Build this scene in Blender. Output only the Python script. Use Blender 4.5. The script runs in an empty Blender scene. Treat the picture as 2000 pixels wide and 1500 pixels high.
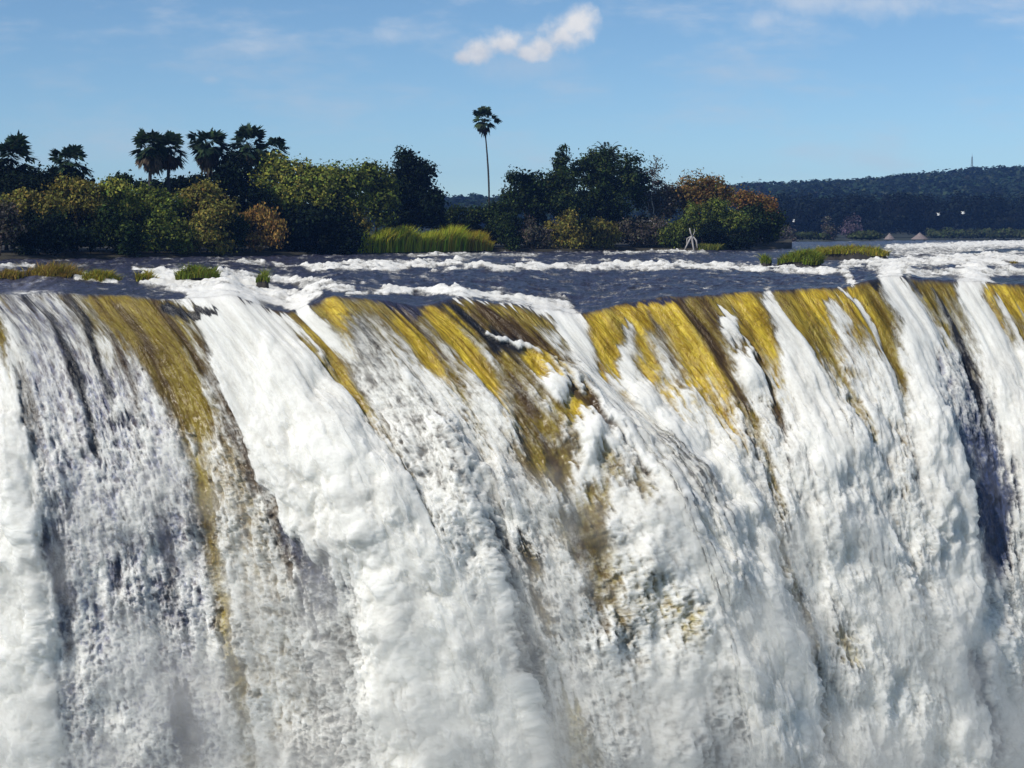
import bpy, math, random
import numpy as np

# ------------------------------------------------------------------ camera, world, sun, exposure
scene = bpy.context.scene
FPX = 3440.0                       # focal length in pixels of a 2000 px wide picture
CAM_H = 2.4                        # metres above the river at the island
PITCH = math.atan((750 - 453) / FPX)
cam_data = bpy.data.cameras.new("camera")
cam_data.sensor_width = 36.0
cam_data.lens = FPX / 2000.0 * 36.0
cam_data.clip_start = 1.0
cam_data.clip_end = 20000.0
cam = bpy.data.objects.new("camera", cam_data)
cam.location = (0, 0, CAM_H)
cam.rotation_euler = (math.pi / 2 - PITCH, 0, 0)
scene.collection.objects.link(cam)
scene.camera = cam

scene.view_settings.view_transform = 'Standard'
scene.view_settings.look = 'None'
scene.view_settings.gamma = 1.0
scene.view_settings.exposure = 0.0
try:
    scene.cycles.max_bounces = 8
    scene.cycles.diffuse_bounces = 4
    scene.cycles.glossy_bounces = 3
    scene.cycles.transmission_bounces = 3
    scene.cycles.transparent_max_bounces = 8
    scene.cycles.use_denoising = True
    scene.cycles.sample_clamp_indirect = 6.0
except Exception:
    pass

SUN_DIR = np.array([-0.70, -0.52, 0.84])       # from the scene towards the sun: left, a little behind the camera
SUN_DIR = SUN_DIR / np.linalg.norm(SUN_DIR)
SUN_EL = math.asin(SUN_DIR[2])
SUN_AZ = math.atan2(SUN_DIR[0], SUN_DIR[1])

sun_data = bpy.data.lights.new("sun", 'SUN')
sun_data.energy = 3.9
sun_data.angle = math.radians(0.5)
sun_data.color = (1.0, 0.95, 0.86)
sun = bpy.data.objects.new("sun", sun_data)
from mathutils import Vector
sun.rotation_euler = Vector(tuple(-SUN_DIR)).to_track_quat('-Z', 'Y').to_euler()
sun.location = (-80, -40, 90)
scene.collection.objects.link(sun)

F_, R_, U_ = (np.array([0, math.cos(PITCH), -math.sin(PITCH)]), np.array([1.0, 0, 0]),
              np.array([0, math.sin(PITCH), math.cos(PITCH)]))


def at(px, py, Y):
    """A point of the place seen at (px, py) of the 2000 x 1500 photograph, Y metres away."""
    d = F_ + (px - 1000) / FPX * R_ + (750 - py) / FPX * U_
    return np.array([0, 0, CAM_H]) + d * (Y / d[1])


def ground_Y(py, z=0.0):
    """How far away level ground at height z is seen at row py."""
    d = F_ + (750 - py) / FPX * U_
    return (z - CAM_H) / d[2] * d[1]


class NT:
    """Small helper to write node trees."""
    def __init__(self, tree):
        self.t = tree
        self.t.nodes.clear()

    def n(self, kind, ins=None, **props):
        nd = self.t.nodes.new(kind)
        for k, v in props.items():
            setattr(nd, k, v)
        for k, v in (ins or {}).items():
            s = nd.inputs[k]
            if hasattr(v, 'is_output') or isinstance(v, bpy.types.NodeSocket):
                self.t.links.new(v, s)
            else:
                s.default_value = v
        return nd

    def math(self, op, a, b=0.0, c=None, clamp=False):
        ins = {0: a, 1: b}
        if c is not None:
            ins[2] = c
        return self.n('ShaderNodeMath', ins, operation=op, use_clamp=clamp).outputs[0]

    def mix(self, f, a, b, blend='MIX'):
        nd = self.n('ShaderNodeMix', None, data_type='RGBA', blend_type=blend)
        for i, v in ((0, f), (6, a), (7, b)):
            if isinstance(v, bpy.types.NodeSocket):
                self.t.links.new(v, nd.inputs[i])
            else:
                nd.inputs[i].default_value = v
        return nd.outputs[2]

    def ramp(self, x, lo, hi):
        nd = self.n('ShaderNodeMapRange', {0: x, 1: lo, 2: hi, 3: 0.0, 4: 1.0}, interpolation_type='SMOOTHSTEP')
        return nd.outputs[0]


world = bpy.data.worlds.new("World")
scene.world = world
world.use_nodes = True
W = NT(world.node_tree)
sky = W.n('ShaderNodeTexSky', None, sky_type='NISHITA')
sky.sun_disc = False
sky.sun_elevation = SUN_EL
sky.sun_rotation = SUN_AZ
sky.altitude = 900.0
sky.air_density = 0.75
sky.dust_density = 0.15
sky.ozone_density = 5.0
geo = W.n('ShaderNodeTexCoord')
sep = W.n('ShaderNodeSeparateXYZ', {0: geo.outputs['Generated']})
# directions of the sky: azimuth tangent and elevation tangent, so that clouds have a place of their own
yy = W.math('MAXIMUM', sep.outputs[1], 0.05)
az = W.math('DIVIDE', sep.outputs[0], yy)
el = W.math('DIVIDE', sep.outputs[2], yy)
vec = W.n('ShaderNodeCombineXYZ', {0: az, 1: el, 2: 0.0}).outputs[0]
nz = W.n('ShaderNodeTexNoise', {'Vector': vec, 'Scale': 58.0, 'Detail': 8.0, 'Roughness': 0.6})
wisp = W.n('ShaderNodeTexNoise', {'Vector': W.n('ShaderNodeVectorMath', {0: vec, 1: (1.0, 3.2, 1.0)}, operation='MULTIPLY').outputs[0],
                                 'Scale': 11.0, 'Detail': 6.0, 'Roughness': 0.6})


def puff_dir(px, py, rx, ry):
    d = at(px, py, 1.0) - np.array([0, 0, CAM_H])
    dx = W.math('DIVIDE', W.math('SUBTRACT', az, float(d[0])), rx / FPX)
    dy = W.math('DIVIDE', W.math('SUBTRACT', el, float(d[2])), ry / FPX)
    r2 = W.math('ADD', W.math('MULTIPLY', dx, dx), W.math('MULTIPLY', dy, dy))
    return W.math('SUBTRACT', 1.0, W.math('SQRT', r2))


def cloud(puffs):
    acc = None
    for p in puffs:
        v = puff_dir(*p)
        acc = v if acc is None else W.math('SMOOTH_MAX', acc, v, 0.25)
    return acc


cum = cloud([(1128, 45, 52, 46), (1095, 70, 60, 45), (1062, 92, 46, 34), (985, 88, 56, 34), (935, 100, 48, 36), (1030, 104, 50, 26), (905, 112, 30, 24)])
cum = W.math('ADD', cum, W.math('MULTIPLY', W.math('SUBTRACT', nz.outputs[0], 0.5), 1.5))
cum = W.math('MULTIPLY', W.ramp(cum, -0.02, 0.85), 0.92)
under = cloud([(1015, 128, 150, 46), (1000, 60, 1, 1)])
under = W.math('MULTIPLY', W.ramp(W.math('ADD', under, W.math('MULTIPLY', W.math('SUBTRACT', nz.outputs[0], 0.5), 1.2)), -0.1, 1.0), 0.28)
hi = cloud([(1600, 0, 190, 40), (1720, 5, 150, 40), (1500, 40, 60, 36)])
hi = W.math('MULTIPLY', W.ramp(W.math('ADD', hi, W.math('MULTIPLY', W.math('SUBTRACT', nz.outputs[0], 0.5), 1.6)), -0.1, 1.1), 0.42)
small = cloud([(415, 155, 36, 13), (760, 70, 60, 26), (675, 208, 90, 22)])
small = W.math('MULTIPLY', W.ramp(W.math('ADD', small, W.math('MULTIPLY', W.math('SUBTRACT', nz.outputs[0], 0.5), 1.8)), -0.1, 1.2), 0.3)
ws = W.math('MULTIPLY', W.ramp(wisp.outputs[0], 0.44, 0.78), 0.42)
cl = W.math('MAXIMUM', W.math('MAXIMUM', cum, under), W.math('MAXIMUM', hi, W.math('MAXIMUM', small, ws)))
cl = W.math('MULTIPLY', cl, W.ramp(sep.outputs[1], 0.2, 0.6))
skyt = W.mix(W.ramp(sep.outputs[2], 0.12, 0.6), (0.88, 0.95, 0.90, 1.0), (1.25, 1.02, 0.78, 1.0))  # warm tint on the unseen overhead sky, added to warm the fill light
skyc = W.mix(1.0, sky.outputs[0], skyt, 'MULTIPLY')
lit = W.ramp(W.math('ADD', W.math('MULTIPLY', W.math('SUBTRACT', el, float(at(1000, 95, 1.0)[2] - CAM_H)), 22.0), nz.outputs[0]), 0.25, 0.85)  # painted cloud shading: brighter tops, greyer undersides
ccol = W.mix(lit, (5.0, 5.3, 5.8, 1.0), (7.2, 7.1, 7.0, 1.0))
skyc = W.mix(cl, skyc, ccol)
bg = W.n('ShaderNodeBackground', {'Color': skyc, 'Strength': 0.12})
out = W.n('ShaderNodeOutputWorld', {'Surface': bg.outputs[0]})

# ------------------------------------------------------------------ noise
rng = np.random.default_rng(7)
random.seed(7)
PERM = rng.permutation(1024).astype(np.int32)
GA = rng.random(1024).astype(np.float32) * 2 * np.pi
GX, GY = np.cos(GA).astype(np.float32), np.sin(GA).astype(np.float32)
RX, RY = rng.random(1024).astype(np.float32), rng.random(1024).astype(np.float32)


def _h(i, j, seed):
    return PERM[(PERM[(i + seed * 37) & 1023] + j) & 1023]


def pn(x, y, seed=0):
    """Gradient noise, about -1..1."""
    x = x.astype(np.float32); y = y.astype(np.float32)
    i = np.floor(x).astype(np.int32); j = np.floor(y).astype(np.int32)
    fx = x - i; fy = y - j
    u = fx * fx * fx * (fx * (fx * 6 - 15) + 10); v = fy * fy * fy * (fy * (fy * 6 - 15) + 10)

    def g(di, dj):
        h = _h(i + di, j + dj, seed)
        return GX[h] * (fx - di) + GY[h] * (fy - dj)
    a = g(0, 0); a = a + u * (g(1, 0) - a)
    b = g(0, 1); b = b + u * (g(1, 1) - b)
    return (a + v * (b - a)) * 1.5


def fbm(x, y, seed=0, octs=4, gain=0.5, lac=2.03):
    s = 0; amp = 1.0; tot = 0
    for o in range(octs):
        s = s + amp * pn(x, y, seed + o * 5)
        tot += amp; amp *= gain; x = x * lac + 17.3; y = y * lac + 9.1
    return s / tot


def worley(x, y, seed=0):
    """Distance to the nearest of scattered points."""
    i = np.floor(x).astype(np.int32); j = np.floor(y).astype(np.int32)
    best = np.full(x.shape, 9.0, np.float32)
    for di in (-1, 0, 1):
        for dj in (-1, 0, 1):
            h = _h(i + di, j + dj, seed)
            dx = i + di + RX[h] - x; dy = j + dj + RY[h] - y
            np.minimum(best, dx * dx + dy * dy, out=best)
    return np.sqrt(best)


def dome(x, y, seed=0):
    w = np.clip(worley(x, y, seed), 0, 1)
    return 1 - w * w * (1.6 - 0.6 * w)


def ss(a, b, x):
    t = np.clip((x - a) / (b - a), 0, 1)
    return t * t * (3 - 2 * t)


# ------------------------------------------------------------------ object helpers
COL = scene.collection


def tag(o, label=None, cat=None, group=None, kind=None):
    if label: o['label'] = label
    if cat: o['category'] = cat
    if group: o['group'] = group
    if kind: o['kind'] = kind
    return o


def empty(name, loc):
    o = bpy.data.objects.new(name, None)
    o.location = tuple(float(c) for c in loc)
    COL.objects.link(o)
    return o


def mesh_obj(name, verts, faces, mat, parent=None, cols=None, smooth=False, origin=None):
    """verts (n,3) in world metres, faces (m,k) of one size or a list of arrays."""
    verts = np.asarray(verts, np.float32)
    base = np.zeros(3, np.float32)
    if parent is not None:
        base = np.array(parent.matrix_basis.translation, np.float32)
        if parent.parent is not None:
            base = base + np.array(parent.parent.matrix_basis.translation, np.float32)
    elif origin is not None:
        base = np.asarray(origin, np.float32)
    fl = faces if isinstance(faces, list) else [faces]
    fl = [np.asarray(f, np.int32) for f in fl if len(f)]
    me = bpy.data.meshes.new(name)
    me.vertices.add(len(verts))
    me.vertices.foreach_set('co', (verts - base).ravel())
    loops = np.concatenate([f.ravel() for f in fl])
    tot = np.concatenate([np.full(len(f), f.shape[1], np.int32) for f in fl])
    start = np.concatenate([[0], np.cumsum(tot)[:-1]]).astype(np.int32)
    me.loops.add(len(loops)); me.loops.foreach_set('vertex_index', loops)
    me.polygons.add(len(tot)); me.polygons.foreach_set('loop_start', start)
    if smooth:
        me.polygons.foreach_set('use_smooth', np.ones(len(tot), bool))
    me.update(calc_edges=True)
    if cols is not None:
        a = me.attributes.new('tint', 'FLOAT_COLOR', 'POINT')
        c = np.ones((len(verts), 4), np.float32); c[:, :3] = cols
        a.data.foreach_set('color', c.ravel())
    if mat is not None:
        me.materials.append(mat)
    o = bpy.data.objects.new(name, me)
    COL.objects.link(o)
    if parent is not None:
        o.parent = parent
    else:
        o.location = tuple(float(b) for b in base)
    return o


def material(name):
    m = bpy.data.materials.new(name)
    m.use_nodes = True
    return m, NT(m.node_tree)


# ------------------------------------------------------------------ water material
def water_material():
    m, T = material("water")
    tint = T.n('ShaderNodeAttribute', None, attribute_name='tint').outputs['Color']
    fallen = T.n('ShaderNodeAttribute', None, attribute_name='fallen').outputs['Fac']
    soft = T.n('ShaderNodeAttribute', None, attribute_name='soft').outputs['Fac']
    hard = T.math('SUBTRACT', 1.0, T.math('MULTIPLY', soft, 0.75))
    foam = T.n('ShaderNodeAttribute', None, attribute_name='foam').outputs['Fac']
    flow = T.n('ShaderNodeAttribute', None, attribute_name='flow').outputs['Vector']
    def sc(x, y):
        return T.n('ShaderNodeVectorMath', {0: flow, 1: (x, y, 1.0)}, operation='MULTIPLY').outputs[0]
    n1 = T.n('ShaderNodeTexNoise', {'Vector': flow, 'Scale': 1.5, 'Detail': 8.0, 'Roughness': 0.66, 'Distortion': 0.5}).outputs[0]
    n2 = T.n('ShaderNodeTexNoise', {'Vector': sc(1.0, 0.8), 'Scale': 4.5, 'Detail': 5.0, 'Roughness': 0.68, 'Distortion': 1.2}).outputs[0]
    st = T.n('ShaderNodeTexNoise', {'Vector': sc(1.7, 0.30), 'Scale': 1.0, 'Detail': 7.0, 'Roughness': 0.66, 'Distortion': 0.4}).outputs[0]
    n0 = T.n('ShaderNodeTexNoise', {'Vector': flow, 'Scale': 0.42, 'Detail': 5.0, 'Roughness': 0.6, 'Distortion': 0.7}).outputs[0]
    lace = T.math('MULTIPLY', T.math('ABSOLUTE', T.math('SUBTRACT', n2, 0.5)), 4.0)
    f = T.math('ADD', foam, T.math('MULTIPLY', T.math('SUBTRACT', n1, 0.5), 0.7))
    f = T.math('ADD', f, T.math('MULTIPLY', T.math('SUBTRACT', st, 0.5), T.math('SUBTRACT', 0.62, T.math('MULTIPLY', fallen, 0.42))))
    f = T.math('ADD', f, T.math('MULTIPLY', T.math('SUBTRACT', n0, 0.5), T.math('MULTIPLY', fallen, T.math('MULTIPLY', T.math('SUBTRACT', 1.25, foam, clamp=True), 1.1))))
    f = T.math('ADD', f, T.math('MULTIPLY', T.math('MULTIPLY', T.math('SUBTRACT', 0.45, lace), hard), 0.26))
    f = T.ramp(f, 0.22, 0.86)
    t2 = T.mix(T.ramp(T.math('ADD', T.math('MULTIPLY', st, 0.6), T.math('MULTIPLY', n1, 0.4)), 0.32, 0.64), T.mix(1.0, tint, (0.50, 0.42, 0.33, 1), 'MULTIPLY'), T.mix(1.0, tint, (1.3, 1.32, 1.4, 1), 'MULTIPLY'))
    t2 = T.mix(T.ramp(n2, 0.36, 0.62), T.mix(1.0, t2, (0.72, 0.63, 0.52, 1), 'MULTIPLY'), T.mix(1.0, t2, (1.12, 1.14, 1.15, 1), 'MULTIPLY'))
    white = T.mix(T.ramp(T.math('ADD', T.math('MULTIPLY', n2, 0.35), T.math('ADD', T.math('MULTIPLY', n0, 0.35), T.math('MULTIPLY', n1, 0.3))), 0.36, 0.60), T.mix(soft, (0.66, 0.64, 0.595, 1), (0.70, 0.69, 0.65, 1)), (0.865, 0.855, 0.81, 1))
    base = T.mix(f, t2, white)
    rough = T.math('ADD', 0.30, T.math('MULTIPLY', f, 0.6))
    bump = T.n('ShaderNodeBump', {'Strength': T.math('MULTIPLY', hard, 0.2), 'Distance': 0.10, 'Height': T.math('ADD', n1, T.math('MULTIPLY', n2, 0.35))})
    chop = T.n('ShaderNodeTexNoise', {'Vector': sc(0.9, 1.5), 'Scale': 1.0, 'Detail': 6.0, 'Roughness': 0.62, 'Distortion': 0.8}).outputs[0]
    bump2 = T.n('ShaderNodeBump', {'Strength': T.math('SUBTRACT', 0.9, T.math('MULTIPLY', fallen, 0.9)), 'Distance': 0.55, 'Height': T.math('MULTIPLY', chop, T.math('SUBTRACT', 1.0, f)), 'Normal': bump.outputs[0]})
    b = T.n('ShaderNodeBsdfPrincipled', {'Base Color': base, 'Roughness': rough, 'IOR': 1.33, 'Normal': bump2.outputs[0],
                                                'Subsurface Weight': T.math('MULTIPLY', f, 0.9), 'Subsurface Radius': (1.0, 1.0, 1.0), 'Subsurface Scale': 1.3})
    T.n('ShaderNodeOutputMaterial', {'Surface': b.outputs[0]})
    return m


# ------------------------------------------------------------------ the river and the falls
# Stream lines of the falls, from the lip down; each with the distance of its lip and how far it stands forward lower down.
GUIDES = [
    (120, 2.0, [(-260, 575), (-210, 620), (-170, 700), (-140, 850), (-110, 1000), (-90, 1500)]),
    (119, 2.2, [(-140, 575), (-95, 625), (-60, 700), (-35, 850), (-10, 1000), (30, 1500)]),
    (118, 2.2, [(-60, 574), (-20, 630), (10, 740), (30, 870), (52, 1000), (80, 1200), (105, 1500)]),
    (118, 1.4, [(35, 573), (112, 648), (140, 700), (168, 788), (190, 890), (212, 1050), (236, 1250), (250, 1500)]),
    (118, 0.9, [(120, 572), (196, 660), (232, 760), (262, 860), (290, 980), (318, 1150), (345, 1350), (352, 1500)]),
    (118, 1.0, [(196, 574), (276, 676), (336, 795), (360, 865), (381, 970), (399, 1045), (420, 1170), (447, 1290), (470, 1400), (480, 1500)]),
    (117, 0.8, [(300, 580), (367, 676), (427, 777), (465, 865), (507, 942), (542, 1045), (565, 1130), (595, 1250), (612, 1395), (620, 1500)]),
    (117, 1.9, [(350, 585), (412, 665), (475, 765), (525, 860), (570, 950), (606, 1045), (640, 1150), (672, 1270), (690, 1395), (700, 1500)]),
    (117, 3.3, [(445, 575), (530, 690), (610, 830), (680, 960), (735, 1090), (790, 1230), (830, 1370), (850, 1500)]),
    (117, 3.3, [(565, 610), (625, 665), (694, 752), (747, 830), (796, 917), (841, 1001), (890, 1110), (930, 1230), (962, 1370), (975, 1500)]),
    (116, 2.5, [(640, 580), (700, 635), (770, 712), (828, 790), (880, 870), (918, 950), (940, 1010), (968, 1122), (1004, 1255), (1022, 1353), (1046, 1440), (1054, 1500)]),
    (116, 1.2, [(690, 578), (760, 645), (825, 722), (880, 805), (925, 880), (958, 950), (980, 1030), (1005, 1130), (1045, 1260), (1065, 1360), (1085, 1500)]),
    (116.4, 1.6, [(824, 596), (915, 665), (967, 739), (1020, 800), (1055, 870), (1083, 970), (1118, 1062), (1153, 1171), (1190, 1310), (1212, 1412), (1230, 1500)]),
    (118.3, 2.2, [(905, 580), (1010, 640), (1086, 697), (1160, 767), (1215, 835), (1262, 900), (1310, 990), (1355, 1100), (1395, 1230), (1425, 1370), (1450, 1500)]),
    (119.3, 2.9, [(1125, 612), (1150, 670), (1200, 750), (1270, 830), (1340, 905), (1400, 975), (1450, 1050), (1495, 1150), (1530, 1260), (1552, 1380), (1570, 1500)]),
    (120.3, 3.0, [(1215, 592), (1262, 660), (1320, 740), (1370, 820), (1415, 900), (1462, 990), (1500, 1080), (1535, 1180), (1560, 1280), (1580, 1390), (1600, 1500)]),
    (120.8, 2.7, [(1310, 577), (1398, 690), (1440, 770), (1468, 840), (1486, 900), (1512, 998), (1530, 1080), (1563, 1180), (1584, 1270), (1604, 1395), (1622, 1500)]),
    (121.3, 2.8, [(1400, 574), (1480, 660), (1520, 740), (1548, 820), (1572, 900), (1595, 998), (1615, 1100), (1640, 1230), (1660, 1370), (1675, 1500)]),
    (122, 2.8, [(1485, 568), (1566, 655), (1604, 730), (1632, 805), (1650, 880), (1668, 998), (1690, 1120), (1712, 1260), (1730, 1400), (1742, 1500)]),
    (123.5, 2.8, [(1650, 560), (1700, 632), (1728, 690), (1756, 760), (1782, 840), (1796, 920), (1812, 1038), (1838, 1185), (1858, 1300), (1874, 1400), (1884, 1500)]),
    (125.3, 3.2, [(1735, 537), (1785, 612), (1826, 700), (1852, 800), (1872, 900), (1888, 1040), (1910, 1200), (1928, 1380), (1936, 1500)]),
    (126.5, 2.7, [(1815, 545), (1856, 622), (1893, 710), (1914, 790), (1934, 890), (1952, 1020), (1968, 1200), (1980, 1380), (1986, 1500)]),
    (127, 3.0, [(1905, 552), (1962, 650), (1998, 740), (2022, 850), (2040, 1000), (2056, 1200), (2072, 1500)]),
    (127.5, 3.0, [(2030, 553), (2090, 650), (2130, 750), (2160, 880), (2180, 1050), (2200, 1500)]),
    (128, 3.0, [(2180, 553), (2240, 650), (2290, 780), (2320, 950), (2350, 1500)]),
]
NC, NF, NR = 1500, 900, 380


def resample(pts, n):
    pts = np.array(pts, float)
    last = pts[-1] + (pts[-1] - pts[-2]) / np.linalg.norm(pts[-1] - pts[-2]) * 170
    pts = np.vstack([pts, last])
    d = np.concatenate([[0], np.cumsum(np.linalg.norm(np.diff(pts, axis=0), axis=1))])
    tt = np.linspace(0, d[-1], 160)
    p = np.stack([np.interp(tt, d, pts[:, k]) for k in (0, 1)], 1)
    ker = np.hanning(15); ker /= ker.sum()
    for k in (0, 1):
        ext = np.concatenate([2 * p[0, k] - p[7:0:-1, k], p[:, k], 2 * p[-1, k] - p[-2:-9:-1, k]])
        p[:, k] = np.convolve(ext, ker, 'valid')
    t2 = np.linspace(0, 1, n)
    return np.stack([np.interp(t2, np.linspace(0, 1, 160), p[:, k]) for k in (0, 1)], 1)


def smooth_cols(a, w):
    ker = np.hanning(2 * w + 1); ker /= ker.sum()
    pad = np.concatenate([np.repeat(a[:, :1], w, 1), a, np.repeat(a[:, -1:], w, 1)], 1)
    c = np.cumsum(np.zeros(1))
    out_ = np.zeros_like(a)
    for k in range(2 * w + 1):
        out_ += ker[k] * pad[:, k:k + a.shape[1]]
    return out_


def build_water():
    ng = len(GUIDES)
    G = np.zeros((ng, NF, 2)); YL = np.zeros(ng); FW = np.zeros(ng)
    for i, (yl, fw, pts) in enumerate(GUIDES):
        G[i] = resample(pts, NF); YL[i] = yl; FW[i] = fw
    lipx = G[:, 0, 0]
    A = np.linspace(lipx[0], lipx[-1], NC)                    # column -> place along the lip
    px = np.zeros((NF, NC)); py = np.zeros((NF, NC))
    for r in range(NF):
        px[r] = np.interp(A, lipx, G[:, r, 0]); py[r] = np.interp(A, lipx, G[:, r, 1])
    yl = np.interp(A, lipx, YL)[None]; fw = np.interp(A, lipx, FW)[None]
    px, py, yl, fw = [smooth_cols(q, 9) for q in (px, py, yl, fw)]
    lipn = (fbm(A / 70.0, A * 0 + 3.3, 95, 4, 0.55) * 7.0)[None]
    py = py + lipn * np.exp(-np.arange(NF)[:, None] / 120.0)
    drop = np.clip(py - py[0:1], 0, None)
    Y = yl - 9.0 * np.sqrt(drop / 930.0) - fw * ss(60, 420, drop)
    # upstream: rows from far to the lip
    w = np.linspace(0, 1, NR, endpoint=False)[:, None]
    FAR = 760.0
    Yr = yl * (FAR / yl) ** ((1 - w) ** 1.35)
    nx = np.linspace(-420, 2420, NC)[None]
    k = ss(0.0, 1.0, (Yr - yl) / 60.0)
    pxr = px[0:1] * (1 - k) + nx * k
    dl = F_[None, None] * 0
    # lip height
    v0 = (750 - py[0:1]) / FPX
    zl = CAM_H + (-math.sin(PITCH) + v0 * math.cos(PITCH)) / (math.cos(PITCH) + v0 * math.sin(PITCH)) * yl
    run = np.interp(nx, [-420, 0, 700, 1500, 2420], [20, 25, 60, 75, 75])
    zr = zl * np.clip(1 - (Yr - yl) / run, 0, 1) ** 1.25
    dcos = math.cos(PITCH); dsin = math.sin(PITCH)
    # forward projection helper values
    v = (750 - py) / FPX
    den = dcos + v * dsin
    X = (px - 1000) / FPX / den * Y
    Z = CAM_H + (-dsin + v * dcos) / den * Y
    Xr = (pxr - 1000) / FPX * Yr * 1.003
    # row of the picture for the river (only used to lay out the rapids)
    tz = (zr - CAM_H) / Yr
    vr = (tz * dcos + dsin) / (dcos - tz * dsin)
    pyr = 750 - vr * FPX
    P = np.stack([np.vstack([Xr, X]), np.vstack([Yr, Y]), np.vstack([zr, Z])], -1)
    cx = np.vstack([pxr, px]); cy = np.vstack([pyr, py])
    # flow coordinates in metres
    D = px - A[None]
    wd = 170
    for _ in range(2):
        pad = np.concatenate([np.repeat(D[:, :1], wd, 1), D, np.repeat(D[:, -1:], wd, 1)], 1)
        cs = np.concatenate([np.zeros((NF, 1)), np.cumsum(pad, 1)], 1)
        D = (cs[:, 2 * wd + 1:] - cs[:, :-2 * wd - 1]) / (2 * wd + 1)
    Uc = (px - D) / 28.7
    seg = np.linalg.norm(np.diff(P[NR:], axis=0), axis=-1)
    V = np.concatenate([np.zeros((1, NC)), np.cumsum(seg, 0)], 0)
    V = smooth_cols(V, 30)
    stretch = 1.0 + 3.6 * np.exp(-V / 9.0)
    dV = np.diff(V, axis=0) / stretch[:-1]
    VE = np.concatenate([np.zeros((1, NC)), np.cumsum(dV, 0)], 0)
    return P, cx, cy, Uc.astype(np.float32), V.astype(np.float32), VE.astype(np.float32)


WHITE, GREY = None, None
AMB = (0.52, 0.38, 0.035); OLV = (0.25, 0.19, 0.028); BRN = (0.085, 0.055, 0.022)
DRK = (0.022, 0.024, 0.03); NAV = (0.032, 0.036, 0.075); BLU = (0.19, 0.205, 0.285); VIO = (0.048, 0.068, 0.145); DBL = (0.075, 0.083, 0.125); SOL = (0.40, 0.34, 0.14); LAV_SHADE = (0.235, 0.25, 0.345); DOL = (0.135, 0.098, 0.020); SLT = (0.155, 0.155, 0.15)
TAN = (0.33, 0.28, 0.16)

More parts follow.
